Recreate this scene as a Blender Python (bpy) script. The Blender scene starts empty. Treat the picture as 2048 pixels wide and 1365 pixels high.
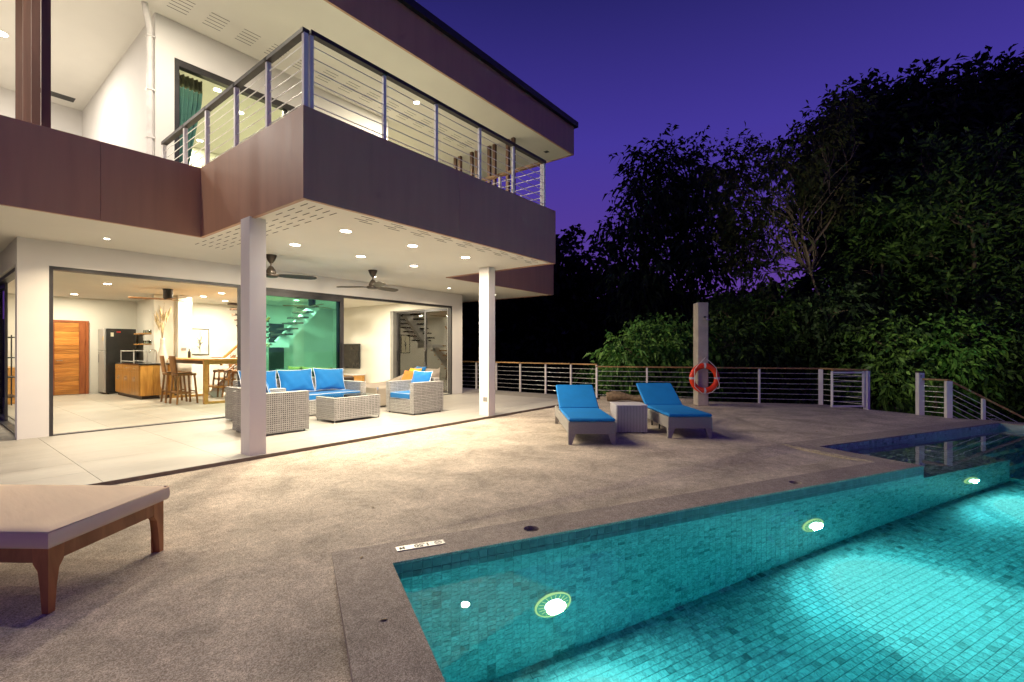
import bpy, math, random
import numpy as np
from mathutils import Matrix, Vector, geometry
R = math.radians
random.seed(7)
rng = np.random.default_rng(11)
SC = bpy.context.scene
COL = SC.collection

# ------------------------------------------------------------------ camera
CAM_H = 1.40
YAW = math.atan2(742, 948)                     # viewing direction, measured from the facade (X axis)
FX, FY = math.cos(YAW), math.sin(YAW)
RX, RY = math.sin(YAW), -math.cos(YAW)
cam = bpy.data.cameras.new('camera')
cam.sensor_width = 36
cam.lens = 948 / 2048 * 36
cam.shift_y = 16.5 / 2048
cam.clip_start = .05
cam.clip_end = 1500
camo = bpy.data.objects.new('camera', cam)
COL.objects.link(camo)
camo.location = (0, 0, CAM_H)
camo.rotation_euler = (R(90), 0, YAW - R(90))
SC.camera = camo

# ------------------------------------------------------------------ dusk sky
SUN_AZ = -32.0                                 # where the sun went down, degrees from +X
world = bpy.data.worlds.new('World')
SC.world = world
world.use_nodes = True
wn = world.node_tree
wn.nodes.clear()
w_out = wn.nodes.new('ShaderNodeOutputWorld')
w_bg = wn.nodes.new('ShaderNodeBackground')
w_sky = wn.nodes.new('ShaderNodeTexSky')
w_sky.sky_type = 'NISHITA'
w_sky.sun_disc = False
w_sky.sun_elevation = R(-3.2)
w_sky.sun_rotation = R(90 - SUN_AZ)
w_sky.air_density = 1.2
w_sky.dust_density = .6
w_sky.ozone_density = 6.0
w_mul = wn.nodes.new('ShaderNodeMix')
w_mul.data_type = 'RGBA'
w_mul.blend_type = 'MULTIPLY'
w_mul.inputs[0].default_value = 1.0
w_mul.inputs[7].default_value = (0.06, 0.04, 0.10, 1)
w_tc = wn.nodes.new('ShaderNodeTexCoord')
w_sep = wn.nodes.new('ShaderNodeSeparateXYZ')
w_ramp = wn.nodes.new('ShaderNodeValToRGB')
for k_, (p_, c_) in enumerate(((.0, (.120, .044, .255)), (.20, (.074, .035, .245)), (.39, (.046, .031, .255)), (.60, (.016, .014, .108)), (1.0, (.008, .008, .060)))):
    el = w_ramp.color_ramp.elements[k_] if k_ < 2 else w_ramp.color_ramp.elements.new(p_)
    el.position = p_
    el.color = (*c_, 1)
w_add = wn.nodes.new('ShaderNodeMix')
w_add.data_type = 'RGBA'
w_add.blend_type = 'ADD'
w_add.inputs[0].default_value = 1.0
wl = wn.links.new
wl(w_tc.outputs['Generated'], w_sep.inputs[0])
wl(w_sep.outputs['Z'], w_ramp.inputs[0])
wl(w_sky.outputs[0], w_mul.inputs[6])
wl(w_mul.outputs[2], w_add.inputs[6])
wl(w_ramp.outputs[0], w_add.inputs[7])
wl(w_add.outputs[2], w_bg.inputs['Color'])
w_bg.inputs['Strength'].default_value = 1.0
wl(w_bg.outputs[0], w_out.inputs[0])

# faint afterglow where the sun went down
sl = bpy.data.lights.new('sun', 'SUN')
sl.energy = .03
sl.angle = R(20)
sl.color = (1.0, .75, .85)
so = bpy.data.objects.new('sun', sl)
COL.objects.link(so)
so.location = (20, -10, 30)
so.rotation_euler = (R(80), 0, R(SUN_AZ + 90))

SC.view_settings.view_transform = 'Standard'
SC.view_settings.look = 'None'
SC.view_settings.gamma = 1
SC.view_settings.exposure = .3
SC.view_settings.use_curve_mapping = False
SC.render.engine = 'CYCLES'
cy = SC.cycles
cy.use_denoising = True
cy.use_light_tree = True
cy.max_bounces = 8
cy.diffuse_bounces = 3
cy.glossy_bounces = 4
cy.transmission_bounces = 8
cy.transparent_max_bounces = 16
cy.sample_clamp_indirect = 4
cy.blur_glossy = .6
cy.caustics_reflective = False
cy.use_adaptive_sampling = True
cy.adaptive_threshold = .025
cy.adaptive_min_samples = 20
cy.caustics_refractive = True

# ------------------------------------------------------------------ frames
PA = math.atan2(2090, 948) - YAW               # the pool is turned this much against the house
PU = (math.cos(-PA), math.sin(-PA))
PV = (-PU[1], PU[0])


def pool(u, v, z=0.0):
    return (u * PU[0] + v * PV[0], u * PU[1] + v * PV[1], z)


def at(x, y, t):
    """a far point from its bearing in the picture and its distance in metres"""
    r = (x - 1024) / 948 * t
    return Vector((FX * t + RX * r, FY * t + RY * r, CAM_H + (699 - y) / 948 * t))


# ------------------------------------------------------------------ materials
MATS = {}


def new_mat(name):
    m = bpy.data.materials.new(name)
    m.use_nodes = True
    nt = m.node_tree
    nt.nodes.clear()
    o = nt.nodes.new('ShaderNodeOutputMaterial')
    MATS[name] = m
    return m, nt, o


def pbr(name, col, rough=.6, metal=0.0, var=.12, vscale=6.0, bump=0.0, bscale=60.0, stretch=(1, 1, 1), spec=.5,
        island=0.0, objrand=0.0, col2=None, coat=0.0, sheen=0.0, fine=None):
    """principled surface whose colour wanders with noise"""
    m, nt, o = new_mat(name)
    N = nt.nodes.new
    L = nt.links.new
    p = N('ShaderNodeBsdfPrincipled')
    p.inputs['Roughness'].default_value = rough
    p.inputs['Metallic'].default_value = metal
    p.inputs['Specular IOR Level'].default_value = spec
    p.inputs['Coat Weight'].default_value = coat
    if sheen:
        p.inputs['Sheen Weight'].default_value = sheen
    L(p.outputs[0], o.inputs[0])
    tc = N('ShaderNodeTexCoord')
    mp = N('ShaderNodeMapping')
    mp.inputs['Scale'].default_value = stretch
    geo = N('ShaderNodeNewGeometry')
    L(geo.outputs['Position'], mp.inputs[0])
    nz = N('ShaderNodeTexNoise')
    nz.inputs['Scale'].default_value = vscale
    nz.inputs['Detail'].default_value = 5
    L(mp.outputs[0], nz.inputs['Vector'])
    rp = N('ShaderNodeValToRGB')
    rp.color_ramp.elements[0].position = .3
    rp.color_ramp.elements[1].position = .7
    c = Vector(col)
    if col2 is None:
        a, b = c * (1 - var), c * (1 + var)
    else:
        a, b = c, Vector(col2)
    rp.color_ramp.elements[0].color = (*[max(0, q) for q in a], 1)
    rp.color_ramp.elements[1].color = (*[min(1, q) for q in b], 1)
    L(nz.outputs[0], rp.inputs[0])
    out = rp.outputs[0]
    if island or objrand:
        mr = N('ShaderNodeMapRange')
        if island:
            L(geo.outputs['Random Per Island'], mr.inputs[0])
            k = island
        else:
            oi = N('ShaderNodeObjectInfo')
            L(oi.outputs['Random'], mr.inputs[0])
            k = objrand
        mr.inputs[3].default_value = 1 - k
        mr.inputs[4].default_value = 1 + k
        mx = N('ShaderNodeMix')
        mx.data_type = 'RGBA'
        mx.blend_type = 'MULTIPLY'
        mx.inputs[0].default_value = 1
        L(out, mx.inputs[6])
        L(mr.outputs[0], mx.inputs[7])
        out = mx.outputs[2]
    if fine:
        n2 = N('ShaderNodeTexNoise')
        n2.inputs['Scale'].default_value = fine[0]
        n2.inputs['Detail'].default_value = 3
        L(mp.outputs[0], n2.inputs['Vector'])
        mr2 = N('ShaderNodeMapRange')
        mr2.inputs[1].default_value = .3
        mr2.inputs[2].default_value = .7
        mr2.inputs[3].default_value = 1 - fine[1]
        mr2.inputs[4].default_value = 1 + fine[1]
        L(n2.outputs[0], mr2.inputs[0])
        mx = N('ShaderNodeMix')
        mx.data_type = 'RGBA'
        mx.blend_type = 'MULTIPLY'
        mx.inputs[0].default_value = 1
        L(out, mx.inputs[6])
        L(mr2.outputs[0], mx.inputs[7])
        out = mx.outputs[2]
    L(out, p.inputs['Base Color'])
    # roughness wanders a little too
    rr = N('ShaderNodeMapRange')
    rr.inputs[3].default_value = max(.02, rough - .08)
    rr.inputs[4].default_value = min(1, rough + .08)
    L(nz.outputs[0], rr.inputs[0])
    L(rr.outputs[0], p.inputs['Roughness'])
    if bump:
        nb = N('ShaderNodeTexNoise')
        nb.inputs['Scale'].default_value = bscale
        nb.inputs['Detail'].default_value = 4
        L(mp.outputs[0], nb.inputs['Vector'])
        bp = N('ShaderNodeBump')
        bp.inputs['Strength'].default_value = bump
        bp.inputs['Distance'].default_value = .01
        L(nb.outputs[0], bp.inputs['Height'])
        L(bp.outputs[0], p.inputs['Normal'])
    return m


def emit(name, col, s):
    m, nt, o = new_mat(name)
    e = nt.nodes.new('ShaderNodeEmission')
    e.inputs[0].default_value = (*col, 1)
    e.inputs[1].default_value = s
    nt.links.new(e.outputs[0], o.inputs[0])
    return m


def aggregate(name, dark, mid, light, stain):
    """pebble-wash floor: small stones in several tones, big soft stains"""
    m, nt, o = new_mat(name)
    N = nt.nodes.new
    L = nt.links.new
    p = N('ShaderNodeBsdfPrincipled')
    p.inputs['Specular IOR Level'].default_value = .35
    L(p.outputs[0], o.inputs[0])
    geo = N('ShaderNodeNewGeometry')
    vo = N('ShaderNodeTexVoronoi')
    vo.inputs['Scale'].default_value = 210
    L(geo.outputs['Position'], vo.inputs['Vector'])
    wn_ = N('ShaderNodeSeparateColor')
    L(vo.outputs['Color'], wn_.inputs[0])
    rp = N('ShaderNodeValToRGB')
    els = rp.color_ramp.elements
    els[0].position = 0
    els[0].color = (*dark, 1)
    els[1].position = 1
    els[1].color = (*light, 1)
    q = els.new(.5)
    q.color = (*mid, 1)
    L(wn_.outputs[0], rp.inputs[0])
    n1 = N('ShaderNodeTexNoise')
    n1.inputs['Scale'].default_value = 1.7
    n1.inputs['Detail'].default_value = 7
    n1.inputs['Roughness'].default_value = .62
    n1.inputs['Distortion'].default_value = .6
    L(geo.outputs['Position'], n1.inputs['Vector'])
    mr = N('ShaderNodeMapRange')
    mr.inputs[1].default_value = .32
    mr.inputs[2].default_value = .68
    mr.inputs[3].default_value = 1 - stain
    mr.inputs[4].default_value = 1 + stain * .7
    L(n1.outputs[0], mr.inputs[0])
    n2 = N('ShaderNodeTexNoise')
    n2.inputs['Scale'].default_value = 14
    n2.inputs['Detail'].default_value = 6
    L(geo.outputs['Position'], n2.inputs['Vector'])
    mr2 = N('ShaderNodeMapRange')
    mr2.inputs[1].default_value = .3
    mr2.inputs[2].default_value = .7
    mr2.inputs[3].default_value = .86
    mr2.inputs[4].default_value = 1.12
    L(n2.outputs[0], mr2.inputs[0])
    mu = N('ShaderNodeMath')
    mu.operation = 'MULTIPLY'
    L(mr.outputs[0], mu.inputs[0])
    L(mr2.outputs[0], mu.inputs[1])
    mx = N('ShaderNodeMix')
    mx.data_type = 'RGBA'
    mx.blend_type = 'MULTIPLY'
    mx.inputs[0].default_value = 1
    L(rp.outputs[0], mx.inputs[6])
    L(mu.outputs[0], mx.inputs[7])
    L(mx.outputs[2], p.inputs['Base Color'])
    p.inputs['Roughness'].default_value = .78
    bp = N('ShaderNodeBump')
    bp.inputs['Strength'].default_value = .55
    bp.inputs['Distance'].default_value = .004
    L(vo.outputs['Distance'], bp.inputs['Height'])
    bp.invert = True
    L(bp.outputs[0], p.inputs['Normal'])
    return m


def woodmat(name, a, b, scale=(1, 1, 1), rough=.45, objrand=.18):
    m, nt, o = new_mat(name)
    N = nt.nodes.new
    L = nt.links.new
    p = N('ShaderNodeBsdfPrincipled')
    p.inputs['Roughness'].default_value = rough
    L(p.outputs[0], o.inputs[0])
    tc = N('ShaderNodeTexCoord')
    mp = N('ShaderNodeMapping')
    mp.inputs['Scale'].default_value = scale
    L(tc.outputs['Object'], mp.inputs[0])
    nz = N('ShaderNodeTexNoise')
    nz.inputs['Scale'].default_value = 5
    nz.inputs['Detail'].default_value = 6
    nz.inputs['Distortion'].default_value = 1.2
    L(mp.outputs[0], nz.inputs['Vector'])
    rp = N('ShaderNodeValToRGB')
    rp.color_ramp.elements[0].position = .32
    rp.color_ramp.elements[0].color = (*a, 1)
    rp.color_ramp.elements[1].position = .68
    rp.color_ramp.elements[1].color = (*b, 1)
    L(nz.outputs[0], rp.inputs[0])
    oi = N('ShaderNodeObjectInfo')
    mr = N('ShaderNodeMapRange')
    mr.inputs[3].default_value = 1 - objrand
    mr.inputs[4].default_value = 1 + objrand
    L(oi.outputs['Random'], mr.inputs[0])
    mx = N('ShaderNodeMix')
    mx.data_type = 'RGBA'
    mx.blend_type = 'MULTIPLY'
    mx.inputs[0].default_value = 1
    L(rp.outputs[0], mx.inputs[6])
    L(mr.outputs[0], mx.inputs[7])
    L(mx.outputs[2], p.inputs['Base Color'])
    bp = N('ShaderNodeBump')
    bp.inputs['Strength'].default_value = .15
    bp.inputs['Distance'].default_value = .004
    L(nz.outputs[0], bp.inputs['Height'])
    L(bp.outputs[0], p.inputs['Normal'])
    return m


def leafmat(name, a, b):
    m, nt, o = new_mat(name)
    N = nt.nodes.new
    L = nt.links.new
    p = N('ShaderNodeBsdfPrincipled')
    p.inputs['Roughness'].default_value = .6
    p.inputs['Specular IOR Level'].default_value = .25
    geo = N('ShaderNodeNewGeometry')
    rp = N('ShaderNodeValToRGB')
    rp.color_ramp.elements[0].color = (*a, 1)
    rp.color_ramp.elements[1].color = (*b, 1)
    rp.color_ramp.elements[0].position = .35
    L(geo.outputs['Random Per Island'], rp.inputs[0])
    L(rp.outputs[0], p.inputs['Base Color'])
    tr = N('ShaderNodeBsdfTranslucent')
    L(rp.outputs[0], tr.inputs[0])
    mx = N('ShaderNodeMixShader')
    mx.inputs[0].default_value = .25
    L(p.outputs[0], mx.inputs[1])
    L(tr.outputs[0], mx.inputs[2])
    L(mx.outputs[0], o.inputs[0])
    return m


def panemat(name, tint, refl=1.5):
    """flat window glass: tinted, with the mirror image growing at grazing angles"""
    m, nt, o = new_mat(name)
    N = nt.nodes.new
    L = nt.links.new
    t = N('ShaderNodeBsdfTransparent')
    t.inputs[0].default_value = (*tint, 1)
    g = N('ShaderNodeBsdfGlossy')
    g.inputs['Roughness'].default_value = .01
    f = N('ShaderNodeFresnel')
    f.inputs[0].default_value = refl
    mx = N('ShaderNodeMixShader')
    L(f.outputs[0], mx.inputs[0])
    L(t.outputs[0], mx.inputs[1])
    L(g.outputs[0], mx.inputs[2])
    L(mx.outputs[0], o.inputs[0])
    return m


pbr('wall_paint', (.76, .73, .69), .75, var=.03, vscale=1.5, bump=.06, bscale=90)
pbr('inside_paint', (.72, .69, .60), .75, var=.03, vscale=1.5)
pbr('ceiling_paint', (.72, .69, .62), .8, var=.03, vscale=1.2)
pbr('column_paint', (.74, .70, .67), .6, var=.04, vscale=2, bump=.15, bscale=14, stretch=(1, 1, .15))
pbr('fascia_brown', (.46, .26, .17), .42, var=.07, vscale=2.2, stretch=(3.5, 3.5, .35), spec=.4, bump=.05, bscale=8)
pbr('roof_black', (.012, .012, .018), .5)
pbr('frame_dark', (.040, .037, .037), .38, var=.15)
pbr('frame_grey', (.23, .22, .20), .4)
pbr('black', (.012, .012, .012), .35)
pbr('slot_black', (.05, .045, .035), .9)
pbr('terrace_tile', (.37, .345, .305), .5, var=.07, vscale=2.5, stretch=(.7, 2.2, 1), objrand=.03, fine=(30, .03))
pbr('inside_tile', (.50, .46, .38), .42, var=.03, vscale=2.2, stretch=(2, .7, 1), objrand=.03, fine=(30, .03))
pbr('grout', (.27, .25, .22), .8)
pbr('terrace_edge', (.20, .155, .115), .7, var=.25, vscale=9)
aggregate('deck_wash', (.29, .225, .165), (.52, .43, .335), (.78, .68, .565), .34)
aggregate('coping_wash', (.22, .175, .14), (.37, .305, .25), (.57, .49, .42), .16)
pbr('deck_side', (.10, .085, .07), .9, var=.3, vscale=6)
pbr('cut_edge', (.50, .43, .30), .85, var=.3, vscale=25, bump=.6, bscale=40)
pbr('post_white', (.78, .74, .72), .45, var=.05)
pbr('cable', (.80, .78, .76), .32, metal=.6)
woodmat('handrail_wood', (.22, .115, .045), (.38, .21, .085), (1, 1, 1), .5)
woodmat('handrail_gold', (.36, .20, .07), (.58, .35, .14), (1, 1, 1), .5)
woodmat('handrail_dark', (.022, .014, .011), (.045, .028, .02), (1, 1, 1), .55)
woodmat('fin_brown', (.10, .048, .034), (.17, .085, .058), (1, 1, .1), .5, .06)
pbr('wicker_grey', (.39, .375, .35), .55, var=.18, vscale=30, island=.14)
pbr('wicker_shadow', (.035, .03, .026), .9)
pbr('wicker_fine', (.33, .31, .285), .55, var=.16, vscale=70, bump=.7, bscale=150, stretch=(1, 1, 2.4))
pbr('wicker_white', (.68, .64, .63), .5, var=.06, vscale=40)
pbr('blue_cloth', (.008, .145, .40), .8, var=.06, vscale=5, bump=.25, bscale=9, sheen=.15, spec=.25)
pbr('blue_mat', (.006, .20, .55), .7, var=.07, vscale=5, bump=.2, bscale=7, spec=.3)
pbr('piping_white', (.75, .78, .80), .7)
pbr('orange_cloth', (.60, .20, .025), .8, bump=.2, bscale=9)
pbr('yellow_cloth', (.72, .42, .02), .8, bump=.2, bscale=9)
pbr('mustard_cloth', (.42, .29, .06), .8, bump=.2, bscale=9)
pbr('brown_leather', (.05, .026, .014), .5)
pbr('taupe_cover', (.40, .34, .27), .8, var=.08, vscale=4, bump=.5, bscale=6, stretch=(.4, 1, 3))
pbr('beige_mat', (.84, .64, .46), .62, var=.05, vscale=3, bump=.55, bscale=4.5, stretch=(2.6, .5, .5), spec=.35)
woodmat('teak', (.32, .115, .030), (.52, .21, .065), (2, 2, .6), .4)
woodmat('stool_wood', (.20, .085, .024), (.36, .17, .055), (2, 2, .5), .38)
woodmat('table_wood', (.42, .20, .042), (.60, .31, .085), (1, .5, 1), .35)
woodmat('cabinet_wood', (.40, .175, .030), (.60, .30, .062), (3, 3, .35), .32, .16)
woodmat('door_plank', (.42, .145, .022), (.66, .28, .055), (.3, 1, 3), .35, .3)
woodmat('door_frame', (.24, .06, .016), (.36, .11, .03), (3, 3, .3), .35, .05)
pbr('steel', (.46, .45, .42), .36, metal=.3, var=.02)
pbr('chrome', (.75, .73, .70), .12, metal=1)
pbr('fridge_dark', (.035, .033, .030), .22, var=.1)
pbr('black_stone', (.018, .018, .018), .12)
pbr('tap_white', (.8, .77, .7), .3)
pbr('vase_white', (.66, .58, .46), .6, bump=.4, bscale=30, stretch=(.1, .1, 1))
pbr('pampas', (.62, .48, .27), .9, var=.2, vscale=20)
pbr('twig', (.30, .22, .12), .9)
pbr('paper', (.72, .68, .52), .8)
pbr('ink', (.06, .06, .05), .8)
pbr('tv_black', (.030, .026, .022), .07)
pbr('concrete_post', (.45, .39, .33), .8, var=.14, vscale=5, bump=.3, bscale=40, fine=(60, .1))
pbr('ring_orange', (.86, .050, .006), .38, var=.05)
pbr('ring_band', (.62, .60, .60), .4)
pbr('rope_white', (.75, .72, .68), .7)
pbr('bark', (.13, .094, .062), .9, var=.3, vscale=9, bump=.6, bscale=20, stretch=(1, 1, .3))
pbr('log_bark', (.22, .155, .09), .9, var=.45, vscale=14, bump=1, bscale=25)
pbr('sign_metal', (.50, .47, .43), .35, metal=.3)
pbr('fan_bronze', (.055, .043, .034), .35, metal=.4)
pbr('fan_blade', (.05, .042, .030), .42)
pbr('curtain', (.15, .29, .26), .85, var=.1, vscale=8)
pbr('curtain_top', (.13, .12, .05), .85)
pbr('pipe_white', (.76, .73, .70), .4)
pbr('soil', (.035, .030, .018), .95, var=.4, vscale=.6)
pbr('flower_white', (.8, .8, .72), .6)
pbr('magnet_red', (.55, .03, .02), .5)
pbr('magnet_yellow', (.7, .45, .03), .5)
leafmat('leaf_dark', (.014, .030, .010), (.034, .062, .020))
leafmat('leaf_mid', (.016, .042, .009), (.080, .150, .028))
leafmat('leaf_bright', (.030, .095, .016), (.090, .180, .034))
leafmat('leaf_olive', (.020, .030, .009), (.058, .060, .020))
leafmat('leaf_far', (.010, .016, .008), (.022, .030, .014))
panemat('glass_green', (.70, .97, .91), 1.4)
panemat('glass_clear', (.90, .96, .92), 1.3)
panemat('glass_smoke', (.55, .62, .55), 2.3)
panemat('glass_top', (.75, .85, .82), 1.7)
emit('lamp_warm', (1, .90, .72), 26)
emit('lamp_white', (1, .97, .92), 26)
emit('pool_lens', (.92, 1, .92), 5)
emit('pool_ring', (.85, 1, .40), .75)
emit('pool_reflector', (.22, .80, .50), .45)
emit('stair_lens', (1, .86, .45), 12)


def pooltile(name, use_island):
    m, nt, o = new_mat(name)
    N = nt.nodes.new
    L = nt.links.new
    p = N('ShaderNodeBsdfPrincipled')
    p.inputs['Roughness'].default_value = .4
    L(p.outputs[0], o.inputs[0])
    geo = N('ShaderNodeNewGeometry')
    oi = N('ShaderNodeObjectInfo')
    src = geo.outputs['Random Per Island'] if use_island else oi.outputs['Random']
    rp = N('ShaderNodeValToRGB')
    e = rp.color_ramp.elements
    e[0].position = 0
    e[0].color = (.13, .19, .18, 1)
    e[1].position = 1
    e[1].color = (.48, .57, .54, 1)
    for pos, c in ((.08, (.28, .36, .34)), (.35, (.36, .45, .425)), (.8, (.42, .51, .48))):
        q = e.new(pos)
        q.color = (*c, 1)
    L(src, rp.inputs[0])
    nz = N('ShaderNodeTexNoise')
    nz.inputs['Scale'].default_value = 22
    nz.inputs['Detail'].default_value = 5
    nz.inputs['Distortion'].default_value = 1.6
    L(geo.outputs['Position'], nz.inputs['Vector'])
    mr = N('ShaderNodeMapRange')
    mr.inputs[1].default_value = .35
    mr.inputs[2].default_value = .62
    mr.inputs[3].default_value = .55
    mr.inputs[4].default_value = 1.15
    L(nz.outputs[0], mr.inputs[0])
    mx = N('ShaderNodeMix')
    mx.data_type = 'RGBA'
    mx.blend_type = 'MULTIPLY'
    mx.inputs[0].default_value = 1
    L(rp.outputs[0], mx.inputs[6])
    L(mr.outputs[0], mx.inputs[7])
    L(mx.outputs[2], p.inputs['Base Color'])


pooltile('pool_tile', False)
pooltile('pool_tile_field', True)
pbr('shaded_tile', (.13, .145, .15), .45, var=.3, vscale=14, objrand=.25)  # same mosaic, colour darkened to stand for dimmer light above the water
pbr('pool_grout', (.37, .455, .435), .7)


def watermat():
    m, nt, o = new_mat('water')
    N = nt.nodes.new
    L = nt.links.new
    g = N('ShaderNodeBsdfGlass')
    g.inputs['IOR'].default_value = 1.33
    g.inputs['Roughness'].default_value = 0
    geo = N('ShaderNodeNewGeometry')
    nz = N('ShaderNodeTexNoise')
    nz.inputs['Scale'].default_value = 3.0
    nz.inputs['Detail'].default_value = 2
    L(geo.outputs['Position'], nz.inputs['Vector'])
    bp = N('ShaderNodeBump')
    bp.inputs['Strength'].default_value = .012
    bp.inputs['Distance'].default_value = .05
    L(nz.outputs[0], bp.inputs['Height'])
    L(bp.outputs[0], g.inputs['Normal'])
    L(g.outputs[0], o.inputs['Surface'])
    ab = N('ShaderNodeVolumeAbsorption')
    ab.inputs['Color'].default_value = (.0, .85, .90, 1)
    ab.inputs['Density'].default_value = .50
    L(ab.outputs[0], o.inputs['Volume'])
    return m


watermat()


# ------------------------------------------------------------------ mesh helpers
def children_link(o, parent):
    COL.objects.link(o)
    if parent is not None:
        o.parent = parent
    return o


def wpos(o):
    v = Vector((0, 0, 0))
    while o is not None:
        v = v + o.location
        o = o.parent
    return v


class MB:
    def __init__(s):
        s.v = []
        s.f = []
        s.sm = []

    def add(s, v, f, M=None, smooth=False):
        n = len(s.v)
        if M is not None:
            v = [tuple(M @ Vector(q)) for q in v]
        s.v += [tuple(q) for q in v]
        s.f += [tuple(i + n for i in q) for q in f]
        s.sm += [smooth] * len(f)
        return s

    def box(s, x0, y0, z0, x1, y1, z1, M=None):
        v = [(x0, y0, z0), (x1, y0, z0), (x1, y1, z0), (x0, y1, z0), (x0, y0, z1), (x1, y0, z1), (x1, y1, z1), (x0, y1, z1)]
        f = [(3, 2, 1, 0), (4, 5, 6, 7), (0, 1, 5, 4), (1, 2, 6, 5), (2, 3, 7, 6), (3, 0, 4, 7)]
        return s.add(v, f, M)

    def bbox(s, x0, y0, z0, x1, y1, z1, b=.01, M=None):
        """box with chamfered edges"""
        v = []
        for sx in (0, 1):
            for sy in (0, 1):
                for sz in (0, 1):
                    X, Y, Z = (x0, x1)[sx], (y0, y1)[sy], (z0, z1)[sz]
                    dx, dy, dz = (b, -b)[sx], (b, -b)[sy], (b, -b)[sz]
                    v += [(X, Y + dy, Z + dz), (X + dx, Y, Z + dz), (X + dx, Y + dy, Z)]
        i = lambda a, b_, c, k: (a * 4 + b_ * 2 + c) * 3 + k
        f = []
        f.append((i(0, 0, 0, 0), i(0, 0, 1, 0), i(0, 1, 1, 0), i(0, 1, 0, 0)))
        f.append((i(1, 0, 0, 0), i(1, 1, 0, 0), i(1, 1, 1, 0), i(1, 0, 1, 0)))
        f.append((i(0, 0, 0, 1), i(1, 0, 0, 1), i(1, 0, 1, 1), i(0, 0, 1, 1)))
        f.append((i(0, 1, 0, 1), i(0, 1, 1, 1), i(1, 1, 1, 1), i(1, 1, 0, 1)))
        f.append((i(0, 0, 0, 2), i(0, 1, 0, 2), i(1, 1, 0, 2), i(1, 0, 0, 2)))
        f.append((i(0, 0, 1, 2), i(1, 0, 1, 2), i(1, 1, 1, 2), i(0, 1, 1, 2)))
        for a in (0, 1):
            for c in (0, 1):
                f.append((i(a, c, 0, 0), i(a, c, 0, 1), i(a, c, 1, 1), i(a, c, 1, 0)))
                f.append((i(a, 0, c, 0), i(a, 1, c, 0), i(a, 1, c, 2), i(a, 0, c, 2)))
                f.append((i(0, a, c, 1), i(1, a, c, 1), i(1, a, c, 2), i(0, a, c, 2)))
        for a in (0, 1):
            for c in (0, 1):
                for d in (0, 1):
                    f.append((i(a, c, d, 0), i(a, c, d, 1), i(a, c, d, 2)))
        return s.add(v, f, M)

    def bar(s, a, b, w, h, up=(0, 0, 1)):
        """square bar from a to b"""
        a, b = Vector(a), Vector(b)
        d = (b - a)
        L = d.length
        d.normalize()
        u = Vector(up)
        if abs(d.dot(u)) > .99:
            u = Vector((1, 0, 0))
        sx = d.cross(u).normalized()
        uz = sx.cross(d).normalized()
        M = Matrix((( *[sx[0], d[0], uz[0]], a[0]), (sx[1], d[1], uz[1], a[1]), (sx[2], d[2], uz[2], a[2]), (0, 0, 0, 1)))
        return s.box(-w / 2, 0, -h / 2, w / 2, L, h / 2, M)

    def tube(s, pts, rad, n=8, cap=True, closed=False):
        pts = [Vector(p) for p in pts]
        m = len(pts)
        if not hasattr(rad, '__len__'):
            rad = [rad] * m
        v, f = [], []
        prev = None
        for k, p in enumerate(pts):
            if closed:
                d = pts[(k + 1) % m] - pts[k - 1]
            else:
                d = pts[min(k + 1, m - 1)] - pts[max(k - 1, 0)]
            d.normalize()
            if prev is None:
                ref = Vector((0, 0, 1)) if abs(d.z) < .9 else Vector((1, 0, 0))
                x = d.cross(ref).normalized()
            else:
                x = (prev - d * prev.dot(d)).normalized()
            prev = x
            y = d.cross(x)
            for j in range(n):
                a = 2 * math.pi * j / n
                v.append(p + (x * math.cos(a) + y * math.sin(a)) * rad[k])
        segs = m if closed else m - 1
        for k in range(segs):
            k2 = (k + 1) % m
            for j in range(n):
                j2 = (j + 1) % n
                f.append((k * n + j, k * n + j2, k2 * n + j2, k2 * n + j))
        s.add(v, f, None, True)
        if cap and not closed:
            c0 = len(s.v)
            s.add([v[j] for j in range(n)], [tuple(range(n - 1, -1, -1))])
            s.add([v[(m - 1) * n + j] for j in range(n)], [tuple(range(n))])
        return s

    def lathe(s, prof, n=24, M=None, smooth=True):
        v, f = [], []
        for r, z in prof:
            for j in range(n):
                a = 2 * math.pi * j / n
                v.append((r * math.cos(a), r * math.sin(a), z))
        for k in range(len(prof) - 1):
            for j in range(n):
                j2 = (j + 1) % n
                f.append((k * n + j, k * n + j2, (k + 1) * n + j2, (k + 1) * n + j))
        return s.add(v, f, M, smooth)

    def disc(s, r, z=0, n=24, M=None, flip=False):
        v = [(r * math.cos(2 * math.pi * j / n), r * math.sin(2 * math.pi * j / n), z) for j in range(n)]
        f = [tuple(range(n))[::-1] if flip else tuple(range(n))]
        return s.add(v, f, M)

    def prism(s, poly, z0, z1, M=None):
        n = len(poly)
        v = [(x, y, z0) for x, y in poly] + [(x, y, z1) for x, y in poly]
        f = [tuple(range(n))[::-1], tuple(range(n, 2 * n))]
        f += [(i, (i + 1) % n, n + (i + 1) % n, n + i) for i in range(n)]
        return s.add(v, f, M)

    def grid(s, fn, nu, nv, M=None, smooth=True):
        v = [fn(i / nu, j / nv) for i in range(nu + 1) for j in range(nv + 1)]
        f = [(i * (nv + 1) + j, (i + 1) * (nv + 1) + j, (i + 1) * (nv + 1) + j + 1, i * (nv + 1) + j + 1)
             for i in range(nu) for j in range(nv)]
        return s.add(v, f, M, smooth)

    def build(s, name, mat, parent=None, world=False, kind=None):
        me = bpy.data.meshes.new(name)
        vs = s.v
        if world and parent is not None:
            o = wpos(parent)
            vs = [(a - o.x, b - o.y, c - o.z) for a, b, c in vs]
        me.from_pydata(vs, [], s.f)
        me.polygons.foreach_set('use_smooth', s.sm)
        me.materials.append(MATS[mat])
        me.update()
        ob = bpy.data.objects.new(name, me)
        children_link(ob, parent)
        if kind:
            ob['kind'] = kind
        return ob


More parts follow.
